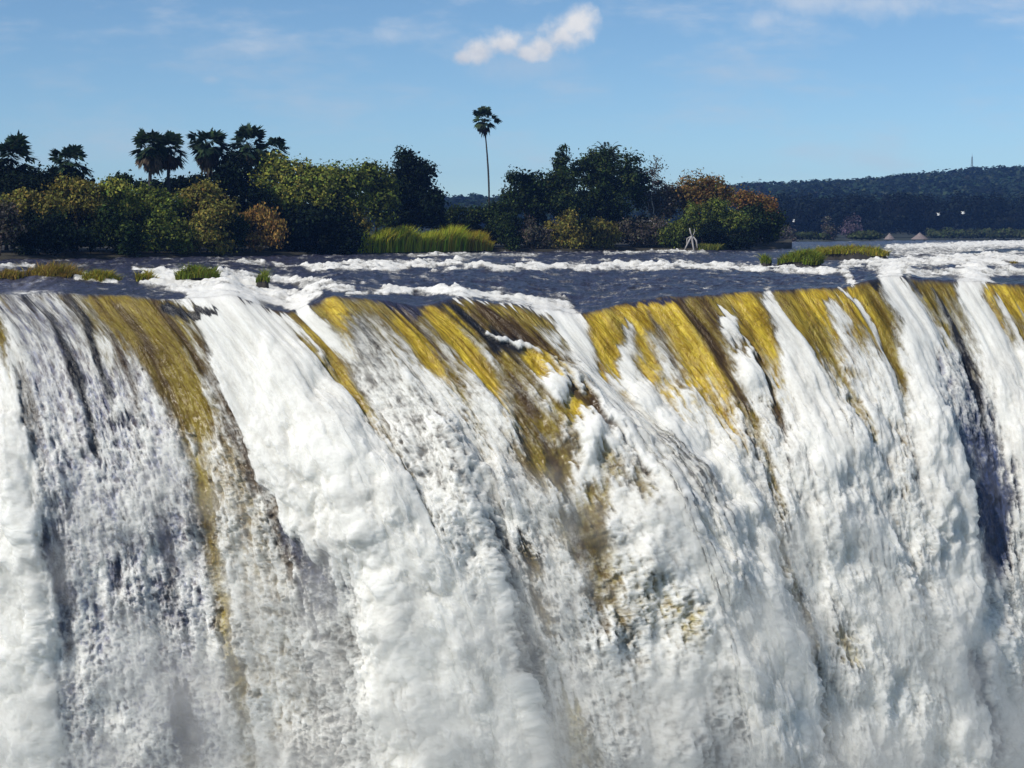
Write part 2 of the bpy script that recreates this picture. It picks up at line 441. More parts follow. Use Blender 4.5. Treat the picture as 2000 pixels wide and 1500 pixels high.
# water marks: (colour under the foam, [(x, y, half width, foam)], softness, raggedness)
FALL_MARKS = [
    # broad water colour below the lip, left to right; lavender is painted shade
    (OLV, [(-200, 590, 60, .35), (40, 592, 30, .40), (180, 590, 26, .30), (260, 590, 24, .2)], 20, 14),
    (LAV_SHADE, [(60, 650, 90, .46), (110, 800, 110, .46), (130, 1000, 110, .50), (160, 1250, 110, .54), (170, 1500, 120, .58)], 40, 20),
    (LAV_SHADE, [(240, 780, 80, .50), (300, 980, 100, .52), (320, 1150, 110, .54), (330, 1300, 110, .54), (340, 1500, 110, .54)], 40, 20),
    (SLT, [(5, 660, 30, .85), (15, 800, 40, .82), (35, 1000, 45, .92), (50, 1200, 55, .95), (60, 1500, 60, .92)], 16, 14),
    (OLV, [(-10, 620, 14, .2), (4, 665, 12, .2), (12, 700, 8, .4)], 8, 8),
    (DRK, [(45, 580, 5, .1), (96, 612, 8, .15), (125, 672, 11, .15), (150, 735, 12, .2), (172, 800, 9, .25), (184, 880, 8, .35)], 6, 9),
    (DRK, [(125, 578, 4, .1), (168, 625, 7, .1), (186, 680, 8, .2), (210, 760, 7, .3), (226, 830, 6, .4)], 5, 8),
    (BRN, [(215, 650, 8, .2), (248, 720, 10, .25), (268, 790, 8, .35)], 7, 9),
    (SLT, [(44, 730, 10, .35), (58, 800, 17, .3), (72, 870, 14, .3), (85, 930, 10, .45)], 12, 14),
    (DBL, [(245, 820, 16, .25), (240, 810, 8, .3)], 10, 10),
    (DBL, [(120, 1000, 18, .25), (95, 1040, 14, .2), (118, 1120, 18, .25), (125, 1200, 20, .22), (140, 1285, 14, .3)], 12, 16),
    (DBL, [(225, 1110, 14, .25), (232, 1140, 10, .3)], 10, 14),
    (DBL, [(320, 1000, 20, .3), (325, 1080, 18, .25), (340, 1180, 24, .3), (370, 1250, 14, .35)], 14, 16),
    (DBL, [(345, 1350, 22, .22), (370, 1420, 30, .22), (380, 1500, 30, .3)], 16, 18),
    # olive band
    (OLV, [(225, 588, 34, .08), (300, 660, 44, .05), (345, 740, 44, .05), (385, 820, 40, .08), (395, 880, 30, .08), (402, 960, 22, .12), (412, 1040, 17, .2), (430, 1150, 17, .24), (452, 1250, 17, .26), (476, 1370, 18, .28), (490, 1470, 14, .4)], 9, 7),
    (BRN, [(222, 592, 7, .0), (278, 660, 9, .0), (312, 730, 8, .0), (345, 800, 6, .05)], 7, 6),
    (BRN, [(300, 590, 10, .0), (350, 650, 8, .0), (398, 720, 6, .1)], 6, 6),
    (TAN, [(430, 850, 30, .42), (460, 960, 38, .42), (500, 1090, 46, .45), (530, 1220, 50, .5), (550, 1380, 50, .56)], 18, 16),
    (BRN, [(392, 650, 9, .2), (425, 740, 18, .26), (455, 805, 28, .30), (485, 870, 34, .30), (510, 940, 24, .30), (528, 990, 18, .32), (550, 1040, 20, .28), (572, 1085, 22, .25)], 9, 14),
    (SLT, [(500, 820, 20, .45), (520, 890, 24, .45)], 14, 14),
    # main white stream
    (SLT, [(300, 545, 18, 1), (380, 552, 24, 1), (440, 600, 56, 1), (500, 690, 92, 1), (570, 800, 112, 1.05), (640, 910, 118, 1.05), (715, 1040, 125, 1.1), (800, 1190, 135, 1.1), (880, 1340, 140, 1.1), (920, 1500, 140, 1.1)], 9, 12),
    (TAN, [(540, 700, 20, .8), (600, 760, 30, .85), (650, 860, 30, .86)], 30, 20),
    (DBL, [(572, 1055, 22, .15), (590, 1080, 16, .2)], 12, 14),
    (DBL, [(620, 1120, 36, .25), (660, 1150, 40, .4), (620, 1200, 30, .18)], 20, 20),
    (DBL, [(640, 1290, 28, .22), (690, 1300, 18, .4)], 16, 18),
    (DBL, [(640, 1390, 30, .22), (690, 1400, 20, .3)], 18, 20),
    (SLT, [(670, 1230, 50, .42), (650, 1500, 60, .45)], 30, 30),
    (TAN, [(815, 1370, 18, .45), (800, 1420, 24, .5)], 20, 18),
    # the notch at the lip left of the white stream
    (DRK, [(330, 600, 14, 0), (365, 612, 11, .05), (420, 607, 6, .2)], 5, 6),
    (BRN, [(440, 564, 3, .05), (480, 578, 6, .05), (525, 596, 9, .05), (575, 612, 8, .1)], 4, 5),
    # strip of amber to the right of the white stream
    (OLV, [(578, 618, 11, .1), (622, 655, 20, .03), (658, 700, 25, .03), (694, 755, 23, .03), (726, 805, 19, .06), (750, 840, 13, .15), (785, 900, 9, .28), (825, 985, 10, .35), (850, 1020, 8, .45)], 5, 7),
    (AMB, [(606, 642, 9, .1), (645, 680, 11, .03), (674, 722, 11, .05), (705, 775, 9, .1)], 7, 8),
    (SLT, [(590, 600, 14, .9), (640, 655, 12, .85), (680, 700, 8, .8)], 7, 7),
    (TAN, [(1000, 720, 30, .3), (1050, 830, 50, .35), (1100, 940, 60, .4), (1140, 1060, 50, .5), (1190, 1200, 50, .55), (1240, 1360, 50, .6)], 26, 26),
    (DOL, [(1000, 740, 26, .14), (1050, 830, 44, .12), (1095, 930, 50, .10), (1130, 1010, 42, .15), (1158, 1110, 32, .22), (1178, 1190, 24, .26), (1215, 1300, 22, .4)], 16, 24),
    (SLT, [(710, 680, 50, .44), (770, 760, 60, .46), (830, 860, 60, .5), (890, 980, 45, .58), (935, 1100, 34, .68), (975, 1240, 34, .8), (1005, 1400, 34, .85)], 20, 14),
    (AMB, [(645, 592, 16, .05), (660, 612, 18, .1), (668, 640, 10, .35)], 6, 6),
    (OLV, [(720, 600, 16, .25), (745, 640, 16, .4), (770, 690, 10, .55)], 10, 8),
    (NAV, [(725, 576, 9, 0), (770, 592, 17, 0), (812, 608, 17, 0)], 4, 6),
    (AMB, [(778, 626, 9, .05), (812, 660, 15, .05), (842, 700, 18, .05), (868, 730, 10, .2)], 7, 7),
    (BRN, [(770, 606, 4, .1), (830, 645, 6, .2), (872, 700, 6, .3)], 4, 5),
    (AMB, [(838, 604, 14, .02), (876, 640, 20, .02), (920, 690, 22, .03), (952, 735, 18, .06), (975, 780, 10, .25)], 7, 7),
    (OLV, [(880, 720, 14, .3), (905, 770, 16, .32), (930, 830, 14, .45), (945, 860, 10, .5)], 10, 12),
    (DRK, [(855, 588, 8, .0), (920, 626, 14, .0), (968, 668, 16, .02), (1005, 712, 13, .08)], 6, 7),
    (OLV, [(985, 700, 12, .15), (1020, 760, 16, .2), (1050, 830, 14, .25), (1064, 900, 10, .3)], 8, 10),
    (BRN, [(930, 600, 10, .0), (990, 632, 17, .0), (1050, 672, 20, .0), (1090, 700, 12, .05)], 5, 6),
    (DRK, [(960, 640, 8, .0), (1000, 665, 14, .0), (1030, 690, 12, .05)], 6, 6),
    (SLT, [(950, 647, 3, .95), (1000, 663, 4, .95), (1050, 682, 4, .9), (1085, 702, 4, .8)], 2, 4),
    (AMB, [(1030, 690, 10, .1), (1060, 706, 22, .05), (1090, 720, 12, .3)], 8, 8),
    (TAN, [(1080, 742, 18, .9), (1095, 775, 20, .85)], 8, 10),
    (BRN, [(1005, 745, 12, .15), (1035, 795, 16, .12), (1058, 835, 16, .1)], 8, 10),
    (OLV, [(1070, 830, 26, .12), (1100, 800, 24, .15), (1150, 785, 22, .12)], 10, 11),
    (AMB, [(1125, 790, 16, .15), (1160, 775, 8, .2)], 10, 8),
    (OLV, [(1075, 880, 20, .15), (1095, 940, 24, .15), (1115, 1000, 22, .2), (1140, 1070, 16, .25), (1165, 1160, 12, .22), (1175, 1190, 8, .3)], 10, 14),
    (BRN, [(1062, 850, 9, .12), (1088, 920, 11, .12), (1112, 1000, 10, .15), (1135, 1075, 8, .2), (1160, 1160, 7, .25)], 7, 14),
    (TAN, [(1150, 830, 22, .95), (1168, 870, 32, 1.0), (1150, 900, 22, .9)], 10, 12),
    (OLV, [(1190, 900, 26, .2), (1200, 940, 18, .3), (1150, 960, 20, .15)], 12, 12),
    (TAN, [(1130, 935, 20, .9)], 10, 12),
    (BRN, [(1112, 752, 8, .0), (1160, 790, 12, .0), (1205, 832, 11, .02), (1240, 876, 12, .02), (1270, 915, 15, .05), (1302, 945, 14, .15)], 5, 8),
    (OLV, [(1245, 940, 16, .3), (1260, 975, 12, .4)], 10, 12),
    (SLT, [(1098, 1150, 26, .6), (1140, 1300, 40, .62), (1200, 1480, 60, .56)], 20, 20),
    (DOL, [(1022, 1060, 10, .28), (1042, 1110, 17, .2), (1050, 1135, 14, .25)], 9, 12),
    (DOL, [(1052, 1175, 15, .22), (1072, 1215, 17, .22), (1082, 1240, 12, .3)], 9, 12),
    (SLT, [(955, 1010, 8, .25), (975, 1060, 10, .3), (990, 1110, 12, .35), (1015, 1250, 16, .35), (1035, 1310, 20, .35), (1050, 1390, 14, .45)], 12, 14),  # shade beside the white stream's right edge, painted as a grey strip
    (SOL, [(1215, 1120, 26, .55), (1285, 1180, 44, .50), (1340, 1225, 34, .52)], 36, 22),  # yellowish shading of the foam, painted as colour
    (SOL, [(1448, 1240, 20, .30), (1462, 1305, 24, .30), (1472, 1350, 16, .42)], 18, 14),
    (SLT, [(1420, 1400, 40, .5), (1390, 1460, 40, .45), (1380, 1500, 30, .45)], 30, 24),
    (SOL, [(1108, 1380, 26, .30), (1140, 1480, 32, .34)], 24, 20),
    # white chute
    (SLT, [(870, 570, 4, .9), (960, 578, 7, 1), (1040, 594, 12, 1), (1100, 612, 24, 1), (1135, 662, 30, 1.05), (1180, 740, 36, 1.05), (1250, 815, 52, 1.05), (1330, 900, 62, 1.05), (1390, 1000, 80, 1.08), (1440, 1120, 80, 1.08), (1480, 1260, 70, 1.1), (1520, 1420, 60, 1.1)], 8, 11),
    (OLV, [(960, 594, 6, .1), (1010, 612, 10, .08), (1040, 632, 10, .1)], 5, 6),
    # amber curtain
    (AMB, [(1165, 618, 16, .08), (1180, 660, 26, .08), (1195, 715, 24, .1), (1208, 745, 8, .3)], 8, 9),
    (AMB, [(1230, 600, 34, .02), (1290, 625, 52, .02), (1310, 690, 60, .08), (1330, 730, 50, .25)], 10, 12),
    (AMB, [(1350, 660, 26, .1), (1390, 720, 34, .15), (1415, 780, 22, .25), (1428, 820, 12, .4)], 10, 12),
    (SLT, [(1228, 640, 8, .7), (1222, 690, 12, .8), (1228, 740, 14, .8)], 9, 8),
    (TAN, [(1290, 660, 14, .6), (1310, 720, 20, .7)], 16, 12),
    (BRN, [(1270, 610, 4, .1), (1300, 660, 5, .2), (1320, 720, 5, .3)], 5, 6),
    (NAV, [(1225, 592, 5, 0), (1300, 586, 6, 0), (1335, 590, 6, 0)], 4, 4),
    (BRN, [(1325, 588, 9, .0), (1370, 635, 11, .0), (1410, 700, 12, .05), (1440, 770, 10, .12), (1465, 830, 8, .25)], 5, 7),
    (OLV, [(1385, 590, 30, .05), (1430, 640, 22, .08), (1460, 700, 18, .12)], 8, 8),
    (BRN, [(1375, 590, 14, .0), (1400, 620, 10, .05)], 8, 8),
    (SLT, [(1420, 622, 16, .9), (1432, 645, 16, .8)], 6, 9),
    (SLT, [(1455, 690, 16, .8), (1470, 730, 24, .95), (1485, 760, 16, .8)], 7, 10),
    (BRN, [(1440, 610, 5, .05), (1475, 670, 9, .05), (1500, 730, 8, .08), (1510, 790, 11, .1), (1525, 825, 8, .2)], 5, 8),
    (AMB, [(1450, 585, 24, .02), (1480, 630, 26, .04), (1506, 680, 20, .1), (1520, 730, 8, .3)], 8, 9),
    (OLV, [(1460, 810, 14, .25), (1490, 880, 12, .3), (1506, 950, 9, .3), (1515, 1000, 8, .3), (1524, 1080, 9, .3), (1548, 1160, 14, .35), (1562, 1195, 10, .4), (1580, 1270, 8, .45), (1590, 1360, 12, .42), (1604, 1420, 8, .5)], 7, 11),
    (SLT, [(1498, 572, 6, .9), (1530, 620, 14, .95), (1562, 690, 28, 1), (1585, 770, 34, 1), (1610, 850, 34, 1), (1630, 950, 30, .9)], 8, 10),
    (OLV, [(1530, 580, 14, .05), (1575, 620, 20, .05), (1610, 670, 18, .12), (1632, 720, 10, .35)], 7, 9),
    (AMB, [(1580, 582, 30, .05), (1630, 610, 30, .1), (1660, 670, 26, .28), (1680, 730, 20, .35)], 10, 12),
    (TAN, [(1625, 600, 8, .75), (1650, 650, 12, .8), (1668, 700, 12, .75)], 7, 10),
    (TAN, [(1690, 720, 26, .75), (1700, 800, 30, .75), (1720, 900, 30, .75)], 16, 14),
    (OLV, [(1625, 690, 9, .15), (1650, 750, 10, .2), (1680, 810, 9, .25), (1700, 860, 7, .35)], 6, 10),
    (AMB, [(1665, 575, 16, .02), (1705, 625, 16, .05), (1728, 680, 10, .15)], 6, 7),
    (SLT, [(1640, 563, 4, .9), (1680, 592, 5, .9), (1712, 645, 5, .85), (1738, 710, 6, .8), (1752, 770, 10, .8)], 3, 5),
    (OLV, [(1680, 560, 9, .02), (1720, 612, 12, .04), (1746, 680, 13, .1), (1764, 735, 11, .25), (1770, 780, 9, .4)], 6, 7),
    (TAN, [(1752, 820, 14, .55), (1768, 900, 14, .6), (1765, 960, 12, .5), (1770, 1030, 14, .6), (1790, 1160, 14, .55), (1800, 1280, 16, .65)], 12, 12),
    (SLT, [(1650, 960, 40, .72), (1690, 1120, 46, .74), (1720, 1300, 50, .78), (1740, 1480, 50, .78)], 24, 20),
    (SOL, [(1640, 1230, 16, .34), (1652, 1290, 18, .34)], 16, 14),
    # right hand white curtain with the blue rivulet
    (SLT, [(1735, 540, 22, .95), (1790, 620, 30, .98), (1815, 720, 36, 1), (1835, 850, 40, 1), (1850, 1000, 40, 1), (1875, 1200, 40, 1), (1895, 1450, 40, 1)], 12, 12),
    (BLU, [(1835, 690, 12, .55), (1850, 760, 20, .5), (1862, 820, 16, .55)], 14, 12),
    (DRK, [(1762, 538, 4, .1), (1785, 556, 5, .1), (1800, 575, 3, .3)], 3, 4),
    (DRK, [(1696, 540, 6, .05), (1712, 556, 7, .05)], 4, 5),
    (SLT, [(1900, 556, 34, 1), (1945, 640, 40, 1), (1982, 740, 42, 1), (2002, 860, 40, 1), (2010, 1000, 36, .9)], 10, 11),
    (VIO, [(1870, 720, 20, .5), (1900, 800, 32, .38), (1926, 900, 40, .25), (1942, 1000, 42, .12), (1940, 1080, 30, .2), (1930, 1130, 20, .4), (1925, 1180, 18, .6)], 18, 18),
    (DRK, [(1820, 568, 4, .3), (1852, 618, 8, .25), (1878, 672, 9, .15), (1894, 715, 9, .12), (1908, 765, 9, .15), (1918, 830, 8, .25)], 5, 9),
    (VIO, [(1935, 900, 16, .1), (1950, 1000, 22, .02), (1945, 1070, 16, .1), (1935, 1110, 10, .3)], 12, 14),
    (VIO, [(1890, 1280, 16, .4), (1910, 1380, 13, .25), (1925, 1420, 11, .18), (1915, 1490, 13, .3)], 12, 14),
    (AMB, [(1945, 570, 24, .05), (1985, 600, 30, .1), (2005, 650, 16, .35)], 10, 9),
    (OLV, [(2000, 640, 24, .3), (2040, 700, 20, .5)], 12, 12),
    (OLV, [(2080, 580, 60, .2), (2130, 640, 40, .4)], 20, 12),
]

# rapids on the river above the lip
RIVER_MARKS = [
    (NAV, [(-300, 560, 14, .0), (60, 560, 14, .05), (230, 566, 10, .0)], 5, 4),
    (SLT, [(-200, 528, 5, .7), (30, 520, 4, .6), (70, 516, 3, .5)], 3, 5),
    (SLT, [(150, 541, 5, .9), (200, 545, 5, 1), (230, 548, 4, .8)], 3, 5),
    (SLT, [(265, 525, 5, .8), (300, 528, 6, .8), (330, 538, 5, .9)], 4, 5),
    (SLT, [(285, 550, 9, 1), (350, 548, 12, 1), (420, 552, 14, 1), (500, 568, 16, .95), (570, 588, 14, .9), (620, 572, 10, .8)], 5, 8),
    (SLT, [(430, 532, 4, .8), (520, 541, 5, .9), (600, 552, 8, .75), (690, 562, 5, .8)], 4, 6),
    (SLT, [(430, 513, 3, .6), (480, 510, 4, .7), (520, 512, 3, .6)], 2, 5),
    (SLT, [(540, 519, 3, .8), (620, 522, 5, .8), (700, 519, 6, .85), (800, 518, 7, .85), (900, 517, 7, .8), (1000, 520, 7, .85), (1120, 522, 7, .85), (1220, 520, 7, .8), (1330, 519, 6, .85), (1450, 523, 6, .85), (1540, 527, 5, .85), (1650, 531, 5, .85)], 4, 8),
    (DRK, [(905, 513, 2, .1), (960, 515, 3, .1), (1005, 519, 3, .2)], 2, 4),
    (SLT, [(1180, 496, 2, .6), (1300, 491, 2, .7), (1380, 494, 2, .5)], 2, 4),
    (SLT, [(800, 500, 3, .5), (900, 498, 3, .5), (1050, 499, 3, .4)], 3, 6),
    (SLT, [(680, 573, 3, .9), (760, 568, 5, 1), (860, 570, 5, 1), (940, 576, 5, 1)], 3, 5),
    (SLT, [(1640, 531, 4, .8), (1656, 545, 6, .8), (1670, 558, 5, .8)], 3, 5),
    (SLT, [(1720, 494, 6, .5), (1800, 492, 8, .55), (1900, 490, 8, .6), (2100, 488, 9, .6)], 5, 8),
    (SLT, [(1640, 520, 6, .8), (1720, 516, 8, .85), (1800, 512, 8, .8), (1880, 507, 10, .85), (1960, 508, 10, .85), (2100, 506, 11, .85)], 5, 9),
    (SLT, [(1740, 532, 6, .75), (1830, 534, 5, .65), (1920, 531, 6, .7), (2100, 531, 6, .7)], 4, 6),
    (SLT, [(1730, 483, 4, .75), (1850, 480, 5, .8), (1920, 477, 5, .9), (2050, 476, 5, .9)], 3, 4),
    (DRK, [(1850, 498, 2, .1), (1960, 490, 4, .1), (2060, 490, 4, .1)], 2, 4),
    (DRK, [(1915, 547, 4, .1), (1980, 549, 4, .05), (2060, 550, 4, .1)], 3, 3),
]


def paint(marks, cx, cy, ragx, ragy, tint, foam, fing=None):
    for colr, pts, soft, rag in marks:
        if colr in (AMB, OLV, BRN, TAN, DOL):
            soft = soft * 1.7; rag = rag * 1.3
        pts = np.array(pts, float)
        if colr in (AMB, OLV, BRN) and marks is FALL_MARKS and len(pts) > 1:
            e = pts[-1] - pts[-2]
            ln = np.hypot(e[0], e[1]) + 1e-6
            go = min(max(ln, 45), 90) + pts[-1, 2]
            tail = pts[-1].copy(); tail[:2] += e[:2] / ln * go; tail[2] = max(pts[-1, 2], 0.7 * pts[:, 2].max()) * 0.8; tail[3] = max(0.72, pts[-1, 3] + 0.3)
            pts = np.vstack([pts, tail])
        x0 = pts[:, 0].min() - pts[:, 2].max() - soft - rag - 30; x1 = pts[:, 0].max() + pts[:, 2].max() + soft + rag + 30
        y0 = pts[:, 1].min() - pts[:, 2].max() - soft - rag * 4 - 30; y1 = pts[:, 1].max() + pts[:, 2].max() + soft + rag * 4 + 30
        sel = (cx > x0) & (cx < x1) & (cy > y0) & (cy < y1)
        if marks is FALL_MARKS and colr not in (SLT, DRK, NAV, LAV_SHADE):
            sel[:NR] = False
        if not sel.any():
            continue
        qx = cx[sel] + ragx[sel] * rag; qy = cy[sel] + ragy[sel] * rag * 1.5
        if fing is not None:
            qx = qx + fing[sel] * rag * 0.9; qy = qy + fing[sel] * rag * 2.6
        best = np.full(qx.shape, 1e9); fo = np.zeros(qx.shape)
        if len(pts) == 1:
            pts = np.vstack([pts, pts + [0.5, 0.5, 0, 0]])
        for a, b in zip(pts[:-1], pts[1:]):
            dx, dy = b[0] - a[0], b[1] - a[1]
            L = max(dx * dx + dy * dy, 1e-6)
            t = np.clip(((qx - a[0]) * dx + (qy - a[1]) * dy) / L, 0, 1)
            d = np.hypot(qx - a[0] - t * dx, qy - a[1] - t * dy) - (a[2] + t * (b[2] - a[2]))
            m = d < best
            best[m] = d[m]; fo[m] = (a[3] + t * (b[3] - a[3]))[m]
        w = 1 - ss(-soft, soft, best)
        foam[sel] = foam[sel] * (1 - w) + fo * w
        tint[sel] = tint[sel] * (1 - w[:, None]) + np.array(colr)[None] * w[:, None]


P, CX, CY, UU, VV, VE = build_water()
ROWS = NR + NF
foam = np.zeros((ROWS, NC)); tint = np.zeros((ROWS, NC, 3))
fU, fV = UU, VE
# raggedness of the marks, drawn out along the flow
ragx = np.zeros((ROWS, NC)); ragy = np.zeros((ROWS, NC))
ragx[NR:] = fbm(fU / 1.1, fV / 1.6, 3, 5, 0.6) * 1.5
ragy[NR:] = fbm(fU / 1.0 + 50, fV / 1.4, 11, 4, 0.6) * 1.5
wx, wy = P[:NR, :, 0], P[:NR, :, 1]
rfing = np.zeros((ROWS, NC)); rfing[NR:] = fbm(fU / 0.45, fV / 5.0, 13, 4, 0.6) * 1.6
ragx[:NR] = fbm(wx / 3.0, wy / 6.0, 21, 4, 0.6) * 1.5
ragy[:NR] = fbm(wx / 2.2, wy / 9.0, 31, 4, 0.6) * 1.2
# default water
foam[:NR] = 0.16 + 0.22 * fbm(wx / 5.0, wy / 14.0, 41, 4)
tint[:NR] = np.array(NAV)
lipfall = ss(0.0, 9.0, VV)
foam[NR:] = 0.10 + 0.60 * lipfall
tint[NR:] = np.array(NAV) * (1 - ss(0, 1.5, VV))[..., None] + (np.array(OLV) * (1 - ss(5, 14, VV))[..., None] + np.array(SLT) * ss(5, 14, VV)[..., None]) * ss(0, 1.5, VV)[..., None]
paint(RIVER_MARKS, CX, CY, ragx, ragy, tint, foam)
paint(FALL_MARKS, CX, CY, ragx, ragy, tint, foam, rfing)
rim = (1 - ss(0.0, 1.0, VV + 0.5 * ragx[NR:]))[..., None] * (1 - ss(0.3, 0.8, foam[NR:]))[..., None]
tint[NR:] = tint[NR:] * (1 - rim) + np.array(NAV) * rim
# lacy break-up of thin foam
lace = 1 - np.abs(fbm(fU / 0.55 + 0.5 * ragx[NR:], fV / 0.75, 61, 4, 0.6)) * 2.6
lace2 = fbm(fU / 0.35, fV / 2.2, 71, 3, 0.6)
thin = 1 - np.abs(np.clip(foam[NR:], 0, 1) - 0.5) * 2
foam[NR:] += thin * (0.34 * (lace - 0.5) + 0.22 * lace2)
brk = fbm(wx / 1.8 + 0.2 * wy, wy / 3.0, 63, 5, 0.68)
foam[:NR] += 0.85 * brk - 0.05
foam[NR:NR + 120] += ((0.62 * brk[-1] - 0.08)[None] * (0.6 - 0.6 * np.linspace(0, 1, 120))[:, None])

# relief: rapids on the river, billows and steps in the falling water
dist_fade = 1.0 / (1 + (wy - 110) / 260.0)
wave = fbm(wx / 4.0 + 0.1 * wy, wy / 2.6, 81, 4, 0.6) * 0.42 + fbm(wx / 1.3 + 0.3 * wy, wy / 0.8, 91, 4, 0.6) * 0.2
froth = dome(wx / 1.5 + ragx[:NR] * 0.4, wy / 2.4 + ragy[:NR] * 0.4, 15) * 0.45 + dome(wx / 0.6, wy / 0.9, 16) * 0.2
fr = np.clip(foam[:NR], 0, 1)
river_h = (wave * (0.7 + 0.5 * fr) + froth * ss(0.35, 0.9, fr) * (0.3 + 0.8 * fbm(wx / 3, wy / 4, 17, 3)))
river_h *= ss(0, 1, np.minimum(1.0, (np.arange(NR, 0, -1)[:, None]) / 40.0)) * 0.85 + 0.15

ff = np.clip(foam[NR:], 0, 1)
early = ss(0.5, 7.0, VV)
low = ss(3.0, 20.0, VV)
wu = fU + 0.6 * ragx[NR:]; wv = fV + 0.7 * ragy[NR:]
big = dome(wu / 4.2, wv / 4.6, 22)
mid = dome(wu / 1.7 + 3, wv / 1.9, 23)
sml = dome(wu / 0.72 + 7, wv / 0.80, 24)
fin = fbm(wu / 0.30, wv / 0.34, 25, 3, 0.6)
ridge = fbm(fU / 1.0, fV / 9.0, 26, 3, 0.55)
ridge2 = fbm(fU / 0.33, fV / 4.0, 27, 3, 0.55)
ph = fV / 2.6 + 1.5 * fbm(fU / 1.6, fV / 4.0, 28, 3)
def tooth(x):
    x = x - np.floor(x)
    return np.clip(x / 0.72, 0, 1) ** 0.9 * (1 - ss(0.72, 1.0, x))


saw = tooth(ph)
ph2 = fV / 1.0 + 2.0 * fbm(fU / 0.6, fV / 3.0, 29, 3)
saw2 = tooth(ph2)
m1 = 0.5 + 0.9 * fbm(fU / 5.0, fV / 6.0, 33, 3)
m2 = np.clip(0.5 + 1.1 * fbm(fU / 3.0 + 9, fV / 4.0, 34, 3), 0.05, 1.3)
m3 = np.clip(0.5 + 1.3 * fbm(fU / 2.0 + 19, fV / 2.6, 35, 3), 0.05, 1.4)
# soft plumes that stand out of the fall: where, how wide, how tall, how far out (m)
PLUMES = [(1290, 1060, 110, 120, 1.7), (1370, 1180, 110, 130, 1.8), (1230, 1190, 70, 80, 1.0), (1300, 1300, 90, 90, 1.3), (1420, 1330, 90, 110, 1.4), (1180, 1290, 60, 90, .9),
          (1500, 1420, 90, 100, 1.2), (1340, 1440, 80, 90, 1.2), (1220, 1430, 70, 80, 1.0), (1400, 1060, 70, 90, 1.0), (1340, 960, 70, 80, .9), (1330, 860, 50, 60, .6),
          (1340, 790, 40, 46, .5), (1268, 778, 36, 40, .4), (1150, 860, 34, 40, .5), (1470, 725, 24, 40, .5), (1426, 634, 18, 24, .3), (1090, 750, 26, 34, .4), (1580, 900, 60, 80, .7),
          (1440, 900, 46, 60, .6), (1530, 1000, 44, 60, .6), (1620, 1020, 60, 80, .8), (1690, 850, 46, 70, .6), (1640, 1150, 50, 80, .8), (1710, 1080, 54, 90, .9), (1760, 1230, 60, 100, 1.0),
          (1680, 1300, 60, 80, .9), (1790, 1400, 70, 90, 1.0), (1700, 1440, 60, 80, .9), (1850, 1250, 50, 110, .9), (1880, 1430, 60, 90, .9), (1960, 1300, 60, 100, .9), (1985, 1450, 60, 90, .9),
          (660, 850, 90, 110, .9), (740, 980, 100, 120, 1.1), (830, 1080, 100, 120, 1.2), (800, 1220, 110, 120, 1.3), (900, 1230, 90, 130, 1.2), (880, 1380, 110, 120, 1.4), (960, 1430, 80, 90, 1.2), (760, 1380, 80, 90, 1.0),
          (560, 740, 70, 90, .6), (20, 900, 50, 110, .7), (40, 1080, 60, 110, .9), (60, 1260, 60, 110, .9), (70, 1420, 70, 100, 1.0), (230, 1290, 70, 80, .8), (300, 1420, 70, 80, .8), (1120, 1200, 44, 80, .6), (1150, 1400, 50, 80, .7)]
rp = np.random.default_rng(71)
lobes = []
for (x, y, rx_, ry_, h) in PLUMES:
    lobes.append((x, y, rx_, ry_, h))
    for _ in range(int(7 + rx_ / 12)):
        a_ = rp.uniform(0, 6.28); q_ = rp.uniform(.35, 1.0); k_ = rp.uniform(.22, .48)
        lobes.append((x + math.cos(a_) * q_ * rx_, y + math.sin(a_) * q_ * ry_, rx_ * k_, ry_ * k_ * rp.uniform(.8, 1.3), h * rp.uniform(.45, 1.0) * (1.15 - .5 * q_)))
plume = np.zeros((NF, NC)); psoft = np.zeros((NF, NC))
qx_ = CX[NR:] + 16 * ragx[NR:]; qy_ = CY[NR:] + 16 * ragy[NR:]
for (x, y, rx_, ry_, h) in lobes:
    cs_ = np.where((np.abs(CX[NR:] - x) < rx_ + 60).any(0))[0]
    rs_ = np.where((np.abs(CY[NR:] - y) < ry_ + 60).any(1))[0]
    if not len(cs_) or not len(rs_):
        continue
    w_ = (slice(rs_[0], rs_[-1] + 1), slice(cs_[0], cs_[-1] + 1))
    d2 = ((qx_[w_] - x) / rx_) ** 2 + ((qy_[w_] - y) / ry_) ** 2
    bump_ = h * np.clip(1 - d2, 0, 1) ** 0.95
    plume[w_] = np.maximum(plume[w_], bump_) + 0.12 * np.minimum(plume[w_], bump_)
    psoft[w_] = np.maximum(psoft[w_], np.clip(1.3 - d2, 0, 1))
softf = np.zeros((ROWS, NC))
softf[NR:] = np.clip(np.maximum(psoft * 0.7, 0.45 * ss(0.8, 1.05, foam[NR:])) * ss(2, 9, VV), 0, 1)
foam[NR:] += 0.06 * psoft * ss(0.25, 0.6, foam[NR:])
ff = np.clip(foam[NR:], 0, 1)
bil = 0; amp = 1.0
for o_ in range(5):
    k_ = 2.0 ** o_
    bil = bil + amp * (np.abs(pn(wu * k_ / 2.9 + o_ * 3.1, wv * k_ / 3.3 + o_ * 7.7, 51 + o_)) - 0.25) * (1 - (0.12 + 0.1 * o_) * softf[NR:])
    amp *= 0.46
rough_amt = early * (0.35 + 0.65 * ff)
sh_ = 1 - 0.6 * softf[NR:]
